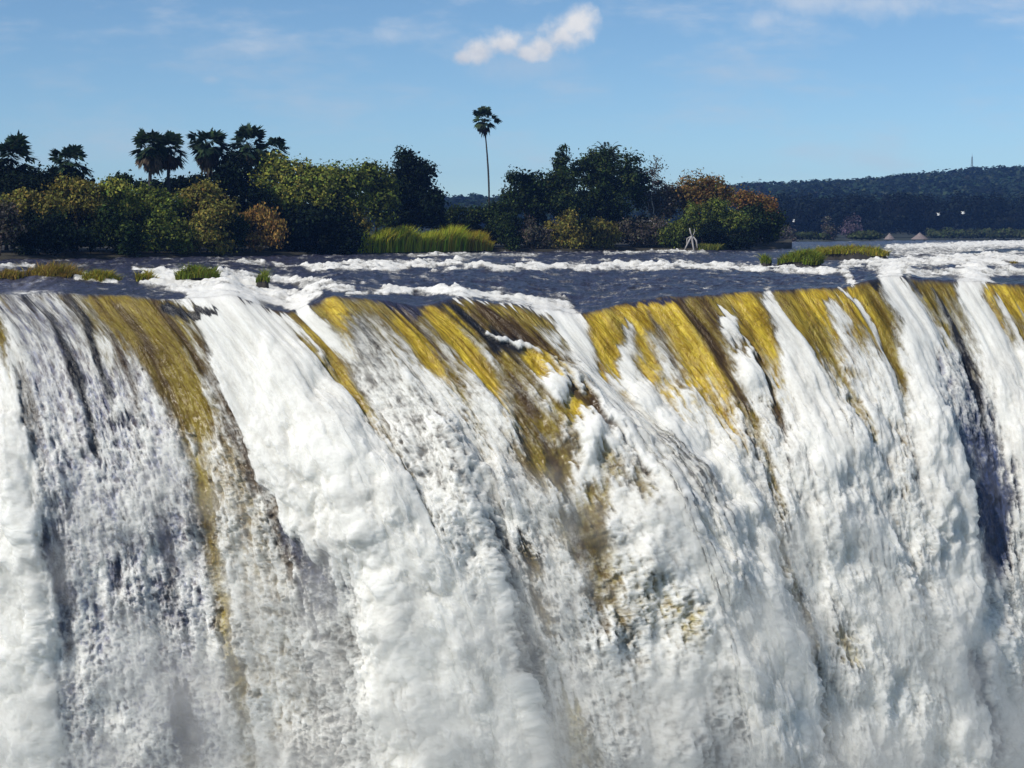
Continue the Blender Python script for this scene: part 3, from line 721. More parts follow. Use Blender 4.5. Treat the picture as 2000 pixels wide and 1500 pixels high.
fall_h = (ridge * 0.36 * (1 - 0.55 * low) * sh_ + ridge2 * 0.07 * (0.2 + 0.8 * early) * (1 - 0.7 * low)
          + plume * early * 0.72 + rough_amt * (big * 0.7 * low + bil * 1.1 * (0.35 + 0.65 * low) * (0.45 + 0.7 * m2) + mid * 0.34 * m3 * low * sh_ + sml * 0.12 * m3
                         + low * (saw * 0.45 * m2 * sh_ + saw2 * 0.12 * m3 * sh_)))
fall_h -= (1 - ff) * 0.35 * early
# blend across the lip
fall_h *= ss(-0.3, 2.5, VV)
H = np.vstack([river_h, fall_h])
du = np.gradient(P, axis=1); dv = np.gradient(P, axis=0)
N = np.cross(du, dv)
N /= np.linalg.norm(N, axis=-1, keepdims=True) + 1e-9
flip = (N @ np.array([0.0, -0.6, 0.8])) < 0
N[flip] *= -1
N[:NR] = (0, 0, 1)
kk = ss(0, 60, np.arange(NF))[:, None, None]
N[NR:] = N[NR:] * kk + np.array([0, 0, 1.0]) * (1 - kk)
P = P + N * H[..., None]

water_mat = water_material()
fallen = np.zeros((ROWS, NC)); fallen[NR:] = ss(0.5, 16.0, VV)
flowc = np.zeros((ROWS, NC, 3), np.float32)
flowc[NR:, :, 0] = UU; flowc[NR:, :, 1] = VE * 1.0
flowc[:NR, :, 0] = wx; flowc[:NR, :, 1] = (wy - 118) * 0.55


def grid_object(name, r0, r1):
    n = r1 - r0
    idx = np.arange(n * NC).reshape(n, NC)
    q = np.stack([idx[:-1, :-1], idx[1:, :-1], idx[1:, 1:], idx[:-1, 1:]], -1).reshape(-1, 4)
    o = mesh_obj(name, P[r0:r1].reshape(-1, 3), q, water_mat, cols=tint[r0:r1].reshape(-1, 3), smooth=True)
    a = o.data.attributes.new('foam', 'FLOAT', 'POINT'); a.data.foreach_set('value', foam[r0:r1].astype(np.float32).ravel())
    a = o.data.attributes.new('soft', 'FLOAT', 'POINT'); a.data.foreach_set('value', softf[r0:r1].astype(np.float32).ravel())
    a = o.data.attributes.new('fallen', 'FLOAT', 'POINT'); a.data.foreach_set('value', fallen[r0:r1].astype(np.float32).ravel())
    a = o.data.attributes.new('flow', 'FLOAT_VECTOR', 'POINT'); a.data.foreach_set('vector', flowc[r0:r1].ravel())
    return tag(o, kind='structure')


grid_object('river', 0, NR + 1)
grid_object('waterfall', NR, ROWS)
# ------------------------------------------------------------------ vegetation helpers
def leaf_material(name, trans=0.25, rough=0.8):
    m, T = material(name)
    tint = T.n('ShaderNodeAttribute', None, attribute_name='tint').outputs['Color']
    b = T.n('ShaderNodeBsdfPrincipled', {'Base Color': tint, 'Roughness': rough, 'IOR': 1.4, 'Specular IOR Level': 0.12})
    tr = T.n('ShaderNodeBsdfTranslucent', {'Color': tint})
    mx = T.n('ShaderNodeMixShader', {0: trans, 1: b.outputs[0], 2: tr.outputs[0]})
    T.n('ShaderNodeOutputMaterial', {'Surface': mx.outputs[0]})
    return m


def bark_material(name, c0, c1, scale=3.0):
    m, T = material(name)
    co = T.n('ShaderNodeTexCoord').outputs['Object']
    st = T.n('ShaderNodeVectorMath', {0: co, 1: (1.0, 1.0, 0.35)}, operation='MULTIPLY').outputs[0]
    n = T.n('ShaderNodeTexNoise', {'Vector': st, 'Scale': scale, 'Detail': 5.0, 'Roughness': 0.65}).outputs[0]
    col = T.mix(T.ramp(n, 0.35, 0.65), c0 + (1,), c1 + (1,))
    bmp = T.n('ShaderNodeBump', {'Strength': 0.6, 'Distance': 0.05, 'Height': n})
    b = T.n('ShaderNodeBsdfPrincipled', {'Base Color': col, 'Roughness': 0.85, 'Normal': bmp.outputs[0]})
    T.n('ShaderNodeOutputMaterial', {'Surface': b.outputs[0]})
    return m


LEAF = leaf_material("leaves")
BARK = bark_material("bark", (0.035, 0.028, 0.022), (0.085, 0.07, 0.055))
PALMBARK = bark_material("palm_bark", (0.020, 0.018, 0.018), (0.050, 0.045, 0.044))
DEADWOOD = bark_material("dead_wood", (0.30, 0.28, 0.27), (0.48, 0.46, 0.45))
SOIL = bark_material("soil", (0.02, 0.018, 0.013), (0.045, 0.04, 0.025), 0.6)
ROCK = bark_material("wet_rock", (0.012, 0.011, 0.010), (0.035, 0.03, 0.025), 1.5)
THATCH = bark_material("thatch", (0.16, 0.13, 0.13), (0.26, 0.21, 0.20), 4.0)
FEATHER = bark_material("white_feathers", (0.78, 0.78, 0.77), (0.84, 0.84, 0.83), 4.0)
STEEL = bark_material("grey_steel", (0.10, 0.11, 0.13), (0.15, 0.16, 0.18), 4.0)


def unit(v):
    return v / (np.linalg.norm(v, axis=-1, keepdims=True) + 1e-9)


def tube(points, radii, sides=7):
    points = np.asarray(points, float); n = len(points)
    tang = unit(np.gradient(points, axis=0))
    ref = np.array([0.31, 0.93, 0.17])
    a = unit(np.cross(tang, ref)); b = np.cross(tang, a)
    th = np.linspace(0, 2 * np.pi, sides, endpoint=False)
    ring = np.cos(th)[None, :, None] * a[:, None] + np.sin(th)[None, :, None] * b[:, None]
    v = (points[:, None] + ring * np.asarray(radii)[:, None, None]).reshape(-1, 3)
    i = np.arange(n - 1)[:, None] * sides; j = np.arange(sides)[None]
    j2 = (j + 1) % sides
    q = np.stack([i + j, i + j2, i + sides + j2, i + sides + j], -1).reshape(-1, 4)
    return v, q


def join(parts):
    vs, fs, o = [], [], 0
    for v, f in parts:
        vs.append(v); fs.append(f + o); o += len(v)
    return np.vstack(vs), np.vstack(fs)


def cards(c, nrm, length, width, r, hang=0.0):
    """Leaf clumps: folded kites, one for each centre."""
    n = len(c)
    rnd = unit(r.normal(size=(n, 3)))
    t = unit(np.cross(nrm, rnd))
    t = unit(t * (1 - hang) + np.array([0, 0, -1.0]) * hang)
    b = unit(np.cross(nrm, t)); nn = np.cross(t, b)
    L = (length * r.uniform(0.6, 1.3, n))[:, None]; Wd = (width * r.uniform(0.6, 1.3, n))[:, None]
    v = np.stack([c - t * L * .5, c + b * Wd * .5 + nn * Wd * .18, c + t * L * .5, c - b * Wd * .5 + nn * Wd * .18], 1).reshape(-1, 3)
    f = np.arange(4 * n).reshape(n, 4)
    return v, f


def leaf_cols(n, base, r, var=0.35, alt=None, altp=0.15, clump=None):
    base = np.array(base)
    k = r.normal(1.0, var, (n, 1)).clip(0.35, 2.0)
    c = base[None] * k
    if alt is not None:
        m = r.random(n) < altp
        c[m] = np.array(alt)[None] * k[m]
    c = c * (1 + r.normal(0, 0.08, (n, 3)))
    if clump is not None:
        c = c * clump[:, None]
    return np.repeat(c.clip(0.004, 0.9), 4, 0)


def crown_leaves(blobs, n, r, size=0.42, clump=0.55, hang=0.0, pal=None, inner=0.25):
    """blobs: (x, y, z, rx, ry, rz). Leaves sit in clumps through an uneven shell of each blob."""
    blobs = np.array(blobs, float)
    vol = (blobs[:, 3] * blobs[:, 5]) ** 1.0
    per = np.maximum((n * vol / vol.sum()).astype(int), 20)
    C, Nn, K = [], [], []
    for bl, m in zip(blobs, per):
        nc = max(5, m // 26)
        d = unit(r.normal(size=(nc, 3)))
        rad = np.where(r.random(nc) < inner, r.uniform(0.3, 0.8, nc), np.where(r.random(nc) < .1, r.uniform(1.08, 1.2, nc), r.uniform(0.78, 1.1, nc)))
        cc = bl[:3] + d * rad[:, None] * bl[3:]
        bright = r.normal(1.0, 0.22, nc).clip(0.5, 1.6)
        pick = r.integers(0, nc, m)
        off = r.normal(size=(m, 3)) * clump * np.array([1, 1, 0.75]) * r.uniform(0.4, 1.15, nc)[pick][:, None]
        c = cc[pick] + off
        nr = unit(unit(c - bl[:3]) + np.array([0, 0, 0.35]) + r.normal(size=(m, 3)) * 0.65)
        C.append(c); Nn.append(nr); K.append(bright[pick])
    C = np.vstack(C); Nn = np.vstack(Nn); K = np.concatenate(K)
    v, f = cards(C, Nn, size, size * 0.62, r, hang)
    col = leaf_cols(len(C), pal[0], r, pal[3] if len(pal) > 3 else 0.3, pal[1], pal[2], K)
    return v, f, col


# palettes: main, other, share of the other, variation
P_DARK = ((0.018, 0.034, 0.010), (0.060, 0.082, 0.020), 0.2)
P_DEEP = ((0.007, 0.015, 0.008), (0.016, 0.028, 0.012), 0.15)  # near-black; on the low bank shrubs the shade is put into the leaves
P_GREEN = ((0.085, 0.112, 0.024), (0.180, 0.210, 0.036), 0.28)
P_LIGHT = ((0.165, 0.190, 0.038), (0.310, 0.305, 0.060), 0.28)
P_OLIVE = ((0.165, 0.155, 0.036), (0.270, 0.215, 0.052), 0.28)
P_RUST = ((0.200, 0.115, 0.036), (0.120, 0.105, 0.025), 0.35)
P_ORANGE = ((0.215, 0.110, 0.036), (0.170, 0.125, 0.030), 0.35)
P_TAN = ((0.300, 0.180, 0.055), (0.170, 0.130, 0.035), 0.3)
P_GREY = ((0.110, 0.095, 0.080), (0.080, 0.080, 0.045), 0.3)
P_REED = ((0.330, 0.400, 0.030), (0.450, 0.420, 0.050), 0.3)

SHORE = np.array([(-700, 517), (0, 509), (400, 503), (700, 497), (960, 493), (1250, 490), (1400, 490), (1545, 487)], float)


def shore_Y(px):
    return ground_Y(np.interp(px, SHORE[:, 0], SHORE[:, 1]))


def base_point(px, back):
    """A point on the island, a number of metres behind its waterline."""
    Y = shore_Y(px) + back
    p = at(px, 400, Y)
    p[2] = 0.25 + min(1.3, back * 0.035)
    return p


def zrow(py, Y):
    return at(1000, py, Y)[2]


def tree(name, label, cat, group, px, back, tops, pal, n, seed, size=0.42, clump=0.55, hang=0.0, trunk=0.16, bare_low=0.0, ry=None, inner=0.25, trunk_mat=None):
    """tops: crown masses as seen, (px, py, half width px, half height px)."""
    r = np.random.default_rng(seed)
    b = base_point(px, back)
    Y = b[1]; s = FPX / Y
    o = empty(name, b)
    tag(o, label, cat, group)
    bl = []
    for (x, y, w, h) in tops:
        yy = Y + r.uniform(-1.0, 1.0)
        c = at(x, y, yy)
        bl.append((c[0], c[1], c[2], w / s, (ry if ry else w) / s * 0.9, h / s))
    fine = []
    for q in bl:
        fine.append((q[0], q[1], q[2], q[3] * .78, q[4] * .78, q[5] * .78))
        for _ in range(6):
            d = unit(r.normal(size=3)); k = r.uniform(.28, .5)
            fine.append((q[0] + d[0] * q[3] * .72, q[1] + d[1] * q[4] * .72, q[2] + d[2] * q[5] * .72, q[3] * k, q[4] * k, q[5] * k))
    v, f, col = crown_leaves(fine, n, r, size, clump, hang, pal, inner)
    v[:, 2] = np.maximum(v[:, 2], 0.1)
    mesh_obj('crown', v, f, LEAF, o, cols=col)
    parts = []
    top = np.array(bl[0][:3])
    mid = b * 0.45 + top * 0.55 + np.array([r.uniform(-.4, .4), 0, 0])
    parts.append(tube([b - [0, 0, .3], b * .8 + mid * .2, mid, top], [trunk * 1.5, trunk * 1.1, trunk * .8, trunk * .3]))
    for q in bl[1:] + bl[:1]:
        e = np.array(q[:3]) + np.array([0, 0, q[5] * .5])
        m1 = mid * .5 + e * .5 + r.normal(size=3) * .35
        parts.append(tube([mid * .7 + b * .3, m1, e], [trunk * .6, trunk * .35, trunk * .1], 5))
    v, f = join(parts)
    mesh_obj('trunk', v, f, trunk_mat or BARK, o, smooth=True)
    return o


def fan(base, direc, r, L=1.0, spread=1.9, k=13, droop=0.35):
    """A fan leaf: stalk and radiating blades."""
    direc = unit(direc)
    side = unit(np.cross(direc, np.array([0.1, 0.2, 1.0]) + r.normal(size=3) * .25))
    up = np.cross(side, direc)
    hub = base + direc * L * r.uniform(.42, .95) - np.array([0, 0, 1]) * L * droop * .25
    V, Fc = [], []

    def blade(a, b_, w, nrm):
        s = unit(np.cross(b_ - a, nrm))
        i = len(V)
        m = a * .45 + b_ * .55
        V.extend([a, m + s * w, b_, m - s * w]); Fc.append([i, i + 1, i + 2, i + 3])
    blade(base, hub, 0.06, up)
    for t in np.linspace(-spread, spread, k):
        d = direc * math.cos(t) + side * math.sin(t)
        ln = L * .82 * r.uniform(.88, 1.06) * (0.75 + 0.25 * math.cos(t))
        tip = hub + d * ln - np.array([0, 0, 1]) * (droop * ln * r.uniform(.5, 1.2)) + up * .12 * ln
        blade(hub, tip, 0.15, up)
    return V, Fc


def fan_palm(name, label, group, px, back, top, crown_y, crown_w, seed, lean=0.0, nf=38, trunk=0.17, skirt=16, trunk_px=None):
    r = np.random.default_rng(seed)
    b = base_point(px if trunk_px is None else trunk_px, back)
    Y = b[1]; s = FPX / Y
    c = at(px, crown_y, Y)
    R = crown_w / s
    L = R * 0.62
    o = empty(name, b)
    tag(o, label, 'palm tree', group)
    t = np.linspace(0, 1, 12)[:, None]
    pts = b * (1 - t) + c * t
    pts[:, 0] += lean * np.sin(t[:, 0] * np.pi)
    rad = trunk * (1.25 - .55 * t[:, 0]) * (1 + .25 * np.exp(-((t[:, 0] - .62) / .16) ** 2))
    v, f = tube(pts - np.array([0, 0, .2]), rad, 9)
    mesh_obj('trunk', v, f, PALMBARK, o, smooth=True)
    for part, cnt, lo, hi, pal in (('crown', nf, -0.62, 1.05, ((0.026, 0.048, 0.026), (0.05, 0.075, 0.035), 0.25)),
                                   ('dead_leaves', skirt, -1.3, -0.55, ((0.085, 0.07, 0.05), (0.13, 0.105, 0.075), 0.3))):
        if not cnt:
            continue
        V, Fc = [], []
        for k in range(cnt):
            el_ = r.uniform(lo, hi) * 1.25
            az_ = k * 2.399 + r.uniform(-.3, .3)
            d = np.array([math.cos(az_) * math.cos(el_), math.sin(az_) * math.cos(el_), math.sin(el_)])
            vv, ff_ = fan(c + d * .15, d, r, L * r.uniform(.85, 1.1) * (1.0 if part == 'crown' else .8), 1.55 if part == 'crown' else .7, 13, .55 if part == 'crown' else .8)
            n0 = len(V); V += vv; Fc += [[i + n0 for i in q] for q in ff_]
        V = np.array(V); Fc = np.array(Fc)
        nl = len(V) // 4
        tone = np.repeat(r.normal(1, .25, cnt).clip(.5, 1.6), nl // cnt)
        col = leaf_cols(nl, pal[0], r, .25, pal[1], pal[2], tone)
        mesh_obj(part, V, Fc, LEAF, o, cols=col)
    return o


def blades(cx, cy, cz, h, w, r, lean=0.25):
    n = len(cx)
    b = np.stack([cx, cy, cz], 1)
    az_ = r.uniform(0, 2 * np.pi, n)
    s = np.stack([np.cos(az_), np.sin(az_), np.zeros(n)], 1) * (w * r.uniform(.6, 1.3, n))[:, None]
    ln = np.stack([r.normal(.12, lean, n), r.normal(0, lean, n), np.ones(n)], 1)
    m = b + ln * (h * .55)[:, None] * np.array([.5, .5, 1])
    tip = b + ln * h[:, None] * np.array([1.25, 1.25, .95])
    v = np.stack([b - s, b + s, m + s * .9, m - s * .9, tip], 1).reshape(-1, 3)
    i = np.arange(n)[:, None] * 5
    q = i + np.array([0, 1, 2, 3])[None]
    t3 = i + np.array([3, 2, 4])[None]
    return v, [q, t3]


def blade_cols(n, pal, r, var=.3):
    return leaf_cols(n, pal[0], r, var, pal[1], pal[2]).reshape(n, 4, 3)[:, :1].repeat(5, 1).reshape(-1, 3)


# ------------------------------------------------------------------ island ground
xs = np.linspace(-700, 1545, 120)
rows_ = []
for back, z in ((-1.2, -0.7), (0.0, 0.02), (0.8, 0.3), (6, 0.45), (20, 0.95), (45, 1.4), (95, 1.0), (105, -0.8)):
    pts = []
    for i, x in enumerate(xs):
        Y = shore_Y(x)
        shr = min(1.0, (xs[-1] - x) / 130 + .12) if back > 2 else 1.0
        p = at(x, 400, Y + back * shr)
        p[0] = (x - 1000) / FPX * (Y + back * shr)
        p[1] += float(pn(np.array([x / 40.0]), np.array([back * 1.0]), 3)[0]) * .6
        p[2] = z
        pts.append(p)
    rows_.append(pts)
gv = np.array(rows_).reshape(-1, 3); nx_ = len(xs)
gi = np.arange(len(rows_) * nx_).reshape(len(rows_), nx_)
gq = np.stack([gi[:-1, :-1], gi[:-1, 1:], gi[1:, 1:], gi[1:, :-1]], -1).reshape(-1, 4)
tag(mesh_obj('island_ground', gv, gq, SOIL, smooth=True), kind='structure')

# ------------------------------------------------------------------ island trees and palms, left to right
PG = 'fan palms on the left of the island'
fan_palm('fan_palm', 'dark fan palm at the left edge, its crown cut by the picture border', PG, 22, 16, 262, 305, 62, 101, .2, skirt=10)
fan_palm('fan_palm', 'short round fan palm standing alone left of the twin palms', PG, 136, 14, 275, 315, 46, 102, -.2, skirt=10)
fan_palm('fan_palm', 'left one of the twin fan palms with touching crowns', PG, 294, 10, 245, 283, 46, 103, -.15, skirt=20, trunk_px=297)
fan_palm('fan_palm', 'right one of the twin fan palms with touching crowns, dead leaves hanging', PG, 328, 11, 247, 286, 44, 104, .1, skirt=22, trunk_px=324)
fan_palm('fan_palm', 'tallest fan palm of the left group, with loose spiky lower leaves', PG, 408, 12, 230, 275, 48, 105, .1, nf=42, skirt=18)
fan_palm('fan_palm', 'fan palm with pale hanging dead leaves beside the big light green tree', PG, 484, 13, 237, 276, 46, 106, 0, skirt=24)
fan_palm('fan_palm', 'small dark fan palm showing over the top of the light green tree', PG, 535, 15, 258, 288, 34, 107, 0, nf=30, skirt=6)
fan_palm('tall_palm', 'very tall slender palm standing alone above the gap in the trees', None, 945, 9, 205, 230, 30, 108, .35, nf=26, trunk=.10, skirt=9, trunk_px=953)

DG = 'dark trees behind the left shrubs'
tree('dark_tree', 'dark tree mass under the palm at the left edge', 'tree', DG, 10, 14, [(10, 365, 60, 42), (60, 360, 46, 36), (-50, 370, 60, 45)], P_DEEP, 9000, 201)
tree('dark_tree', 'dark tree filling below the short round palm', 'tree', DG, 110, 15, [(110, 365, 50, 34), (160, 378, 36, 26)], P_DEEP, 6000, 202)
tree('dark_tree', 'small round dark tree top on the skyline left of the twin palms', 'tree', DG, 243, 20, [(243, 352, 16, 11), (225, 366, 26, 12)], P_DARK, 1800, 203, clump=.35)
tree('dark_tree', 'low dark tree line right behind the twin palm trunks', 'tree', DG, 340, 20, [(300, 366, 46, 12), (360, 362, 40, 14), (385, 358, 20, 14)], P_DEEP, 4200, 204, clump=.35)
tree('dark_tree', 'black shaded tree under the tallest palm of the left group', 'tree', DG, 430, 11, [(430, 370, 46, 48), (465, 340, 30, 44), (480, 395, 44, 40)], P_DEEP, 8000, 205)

SG = 'vine covered shrubs along the left bank'
shr = [
    ('pale olive shrub at the left edge of the bank with whitish leaves', -4, 3, [(2, 420, 30, 26), (10, 448, 24, 22)], P_GREY, 3200),
    ('olive shrub rising behind the pale shrub at the left edge', 60, 7, [(60, 395, 46, 24), (95, 408, 36, 22), (30, 405, 30, 20)], P_OLIVE, 5200),
    ('yellowish green shrub below the short round palm', 150, 7, [(140, 372, 44, 22), (165, 392, 46, 26), (120, 395, 40, 18)], P_OLIVE, 5200),
    ('bright green shrub left of the twin palms', 225, 6, [(222, 378, 40, 24), (240, 398, 40, 26), (200, 400, 36, 22)], P_LIGHT, 5200),
    ('green shrub with a few rusty twigs below the twin palms', 300, 6, [(290, 388, 42, 22), (325, 396, 40, 22), (300, 412, 40, 16)], P_GREEN, 5000),
    ('olive shrub with a pale yellow vine right of the twin palms', 385, 5, [(372, 390, 34, 20), (400, 384, 36, 26), (420, 412, 40, 28)], P_OLIVE, 5000),
    ('dark shrub in the middle of the left bank hanging to the water', 225, 3, [(225, 440, 44, 30), (200, 462, 50, 26), (250, 468, 40, 24)], P_DARK, 5000),
    ('dark shrub hanging low over the water near the left edge', 90, 3, [(90, 450, 56, 34), (60, 470, 54, 30), (130, 466, 50, 28)], P_DEEP, 5600),
    ('mid green shrub reaching the water below the twin palms', 310, 2.5, [(310, 442, 46, 28), (290, 470, 40, 22), (345, 466, 40, 24)], P_GREEN, 5200),
    ('yellow green shrub at the water right of the twin palms', 390, 2, [(385, 455, 44, 26), (360, 478, 34, 16), (420, 470, 36, 20), (405, 428, 30, 18)], P_OLIVE, 4600),
    ('dark shrub between the yellow green shrub and the tan vine shrub', 448, 3.5, [(448, 440, 34, 36), (455, 474, 34, 20)], P_DARK, 3600),
]
for k, (lab, px, back, tops, pal, n) in enumerate(shr):
    tree('shrub', lab, 'shrub', SG, px, back, tops, pal, n, 300 + k, size=.34, clump=.42, hang=.35, trunk=.08)
tree('vine_shrub', 'tan and orange dried vine hanging like a curtain over a shrub', 'shrub', None, 500, 1.5,
     [(505, 422, 36, 20), (478, 450, 14, 36), (535, 446, 16, 34), (505, 470, 34, 20)], P_TAN, 4200, 320, size=.30, clump=.34, hang=.75, trunk=.07)

tree('leafy_tree', 'big light green tree right of the palms, lit from the left', 'tree', None, 555, 7,
     [(530, 345, 44, 40), (500, 375, 28, 40), (575, 350, 46, 40), (545, 395, 50, 30), (620, 352, 38, 34), (600, 385, 40, 30)], P_LIGHT, 15000, 330, size=.40, clump=.5, trunk=.2)
tree('leafy_tree', 'olive green tree behind the shaded undergrowth, right of the light green tree', 'tree', None, 650, 9,
     [(645, 345, 40, 28), (680, 352, 34, 30), (640, 385, 46, 34), (690, 390, 36, 36)], P_GREEN, 9000, 331, trunk=.18)
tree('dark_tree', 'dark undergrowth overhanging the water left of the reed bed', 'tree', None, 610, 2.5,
     [(600, 430, 60, 36), (650, 445, 50, 36), (560, 460, 50, 30), (620, 474, 70, 22), (680, 470, 26, 26)], P_DEEP, 11000, 332, trunk=.14)  # shade under the overhang is painted into these near-black leaves
tree('shrub', 'small yellowish shrub at the left end of the reed bed', 'shrub', None, 690, 4, [(690, 425, 26, 18), (705, 440, 20, 16)], P_OLIVE, 1800, 333, size=.32, clump=.36, trunk=.06)
tree('leafy_tree', 'slim green tree between the olive tree and the tall dark tree', 'tree', None, 732, 10,
     [(735, 350, 32, 30), (745, 395, 34, 44), (712, 340, 24, 18)], P_GREEN, 6000, 334, trunk=.13)
tree('dark_tree', 'tall dark tree with a stepped top behind the reed bed', 'tree', None, 800, 12,
     [(792, 318, 24, 26), (815, 345, 38, 34), (780, 370, 40, 40), (830, 395, 34, 46), (805, 425, 50, 26), (848, 385, 14, 14), (850, 420, 20, 20)], P_DEEP, 15000, 335, clump=.5, trunk=.22)
tree('shrub', 'low green shrubs behind the reeds at the foot of the tall palm', 'shrub', None, 905, 12,
     [(895, 422, 34, 20), (930, 420, 30, 18), (965, 415, 30, 22), (990, 410, 26, 20)], P_DARK, 5000, 336, size=.36, clump=.4, trunk=.07)

tree('dark_tree', 'dark bushy tree right of the tall palm', 'tree', None, 1035, 9,
     [(1020, 362, 28, 28), (1060, 358, 40, 26), (1095, 352, 36, 26), (1010, 395, 30, 30), (1060, 395, 46, 34), (1110, 395, 40, 36)], P_DARK, 14000, 340, trunk=.2)
tree('slim_tree', 'narrow dark sprig of a tree sticking up left of the date palm', 'tree', None, 1098, 11,
     [(1098, 305, 14, 20), (1090, 320, 14, 14), (1100, 335, 20, 14)], P_DARK, 1700, 341, size=.36, clump=.3, trunk=.1)
tree('leafy_tree', 'big dark rounded tree below the feathery palm', 'tree', None, 1185, 8,
     [(1150, 330, 40, 36), (1200, 325, 48, 36), (1235, 350, 36, 40), (1160, 375, 46, 40), (1215, 390, 54, 40), (1150, 410, 40, 24)], P_DARK, 17000, 342, trunk=.25)


def date_palm(label, px, back, cy, w, seed):
    r = np.random.default_rng(seed)
    b = base_point(px, back); Y = b[1]; s = FPX / Y
    c = at(px, cy, Y); R = w / s
    o = empty('date_palm', b); tag(o, label, 'palm tree')
    t = np.linspace(0, 1, 8)[:, None]
    v, f = tube(b * (1 - t) + c * t - [0, 0, .2], .2 - .05 * t[:, 0], 8)
    mesh_obj('trunk', v, f, PALMBARK, o, smooth=True)
    C, Nn, T_ = [], [], []
    V, Fc = [], []
    for k in range(30):
        az_ = k * 2.399; el_ = r.uniform(.0, 1.3)
        d = np.array([math.cos(az_) * math.cos(el_), math.sin(az_) * math.cos(el_), math.sin(el_)])
        side = unit(np.cross(d, [0, 0, 1.0]))
        for q in np.linspace(.12, 1, 17):
            p = c + d * R * q - np.array([0, 0, 1]) * R * .55 * q ** 2.2 * (1.2 - el_ * .4)
            for sg in (-1, 1):
                ll = R * .26 * (1.1 - q * .7)
                tip = p + side * sg * ll * .8 + d * ll * .7 - np.array([0, 0, ll * .3])
                m = (p + tip) / 2
                i = len(V); up = np.array([0, 0, .05])
                V.extend([p, m + d * .05 + up, tip, m - d * .05 + up]); Fc.append([i, i + 1, i + 2, i + 3])
    V = np.array(V)
    mesh_obj('crown', V, np.array(Fc), LEAF, o, cols=leaf_cols(len(V) // 4, (.03, .045, .022), r, .3, (.06, .075, .03), .25))


date_palm('feathery date palm crown on top of the big dark rounded tree', 1186, 9, 305, 50, 350)


def bare_tree(name, label, px, back, top, seed, w, leaves_n, pal, mat=None, trunk=.12, loc=None, group=None):
    r = np.random.default_rng(seed)
    b = base_point(px, back) if loc is None else np.array(loc)
    Y = b[1]; h = zrow(top, Y) - b[2]; wm = w / (FPX / Y)
    o = empty(name, b); tag(o, label, 'tree', group)
    parts, tips = [], []

    def grow(p, d, ln, rad, lvl):
        pts = [p]; dd = d
        for i in range(4):
            dd = unit(dd + r.normal(size=3) * .16 + np.array([0, 0, .05]))
            pts.append(pts[-1] + dd * ln / 4)
        parts.append(tube(pts, np.linspace(rad, rad * .55, 5), 5))
        if lvl == 0:
            tips.append(pts[-1]); tips.append(pts[2]); return
        for i in range(r.integers(2, 5)):
            a = r.uniform(0, 6.28); k = r.uniform(.4, .95)
            nd = unit(dd + np.array([math.cos(a), math.sin(a), r.uniform(-.3, .3)]) * k)
            grow(pts[r.integers(2, 5)], nd, ln * r.uniform(.55, .8), rad * .5, lvl - 1)
    grow(b - [0, 0, .2], np.array([0, 0, 1.0]), h * .5, trunk, 3)
    v, f = join(parts)
    sc = min(1.0, 1.0)
    zmax = v[:, 2].max() - b[2]
    k = h / zmax
    xm = max(abs(v[:, 0] - b[0]).max(), .1)
    kx = min(1.3, wm / xm)
    K = np.array([kx, kx, k])
    v = b + (v - b) * K
    mesh_obj('trunk', v, f, mat or DEADWOOD, o, smooth=True)
    if leaves_n:
        tp = b + (np.array(tips) - b) * K
        pick = r.integers(0, len(tp), leaves_n)
        c = tp[pick] + r.normal(size=(leaves_n, 3)) * .35
        v, f = cards(c, unit(r.normal(size=(leaves_n, 3))), .3, .18, r, .2)
        mesh_obj('crown', v, f, LEAF, o, cols=leaf_cols(leaves_n, pal[0], r, .3, pal[1], pal[2]))
    return o


bare_tree('bare_tree', 'pale grey half bare tree draped with vines, beside the big dark tree', 1268, 5, 312, 360, 34, 900, P_GREY, trunk=.14)
tree('vine_tree', 'dull brown vine covered tree behind the pale bare tree', 'tree', None, 1290, 7,
     [(1275, 370, 34, 40), (1310, 385, 30, 34), (1285, 410, 40, 26)], P_GREY, 5200, 361, size=.34, clump=.42, trunk=.12)
tree('rusty_tree', 'broad tree with rust brown foliage on its top', 'tree', None, 1375, 8,
     [(1360, 368, 40, 26), (1395, 375, 36, 26), (1330, 385, 26, 26), (1375, 395, 50, 20)], P_RUST, 7600, 362, trunk=.18, size=.38)
tree('rusty_tree', 'orange topped tree at the right end of the island', 'tree', None, 1465, 8,
     [(1450, 390, 26, 18), (1480, 398, 26, 20), (1500, 415, 18, 22)], P_ORANGE, 4200, 363, trunk=.14, size=.36)
tree('leafy_tree', 'dark green tree under the orange topped tree', 'tree', None, 1480, 6,
     [(1485, 432, 32, 30), (1510, 440, 22, 28), (1455, 440, 26, 28)], P_DARK, 5600, 364, trunk=.12)
tree('shrub', 'rounded olive green bush in front of the rusty topped tree', 'shrub', None, 1395, 3.5,
     [(1375, 418, 40, 22), (1405, 412, 34, 26), (1430, 440, 36, 30), (1350, 440, 30, 26)], P_GREEN, 7600, 365, size=.32, clump=.4, hang=.3, trunk=.1)
tree('shrub', 'dark hollow bush behind the dead stump', 'shrub', None, 1390, 2.5,
     [(1385, 458, 36, 22), (1420, 468, 34, 18), (1450, 468, 30, 18)], P_DEEP, 4600, 366, size=.32, clump=.38, hang=.3, trunk=.08)

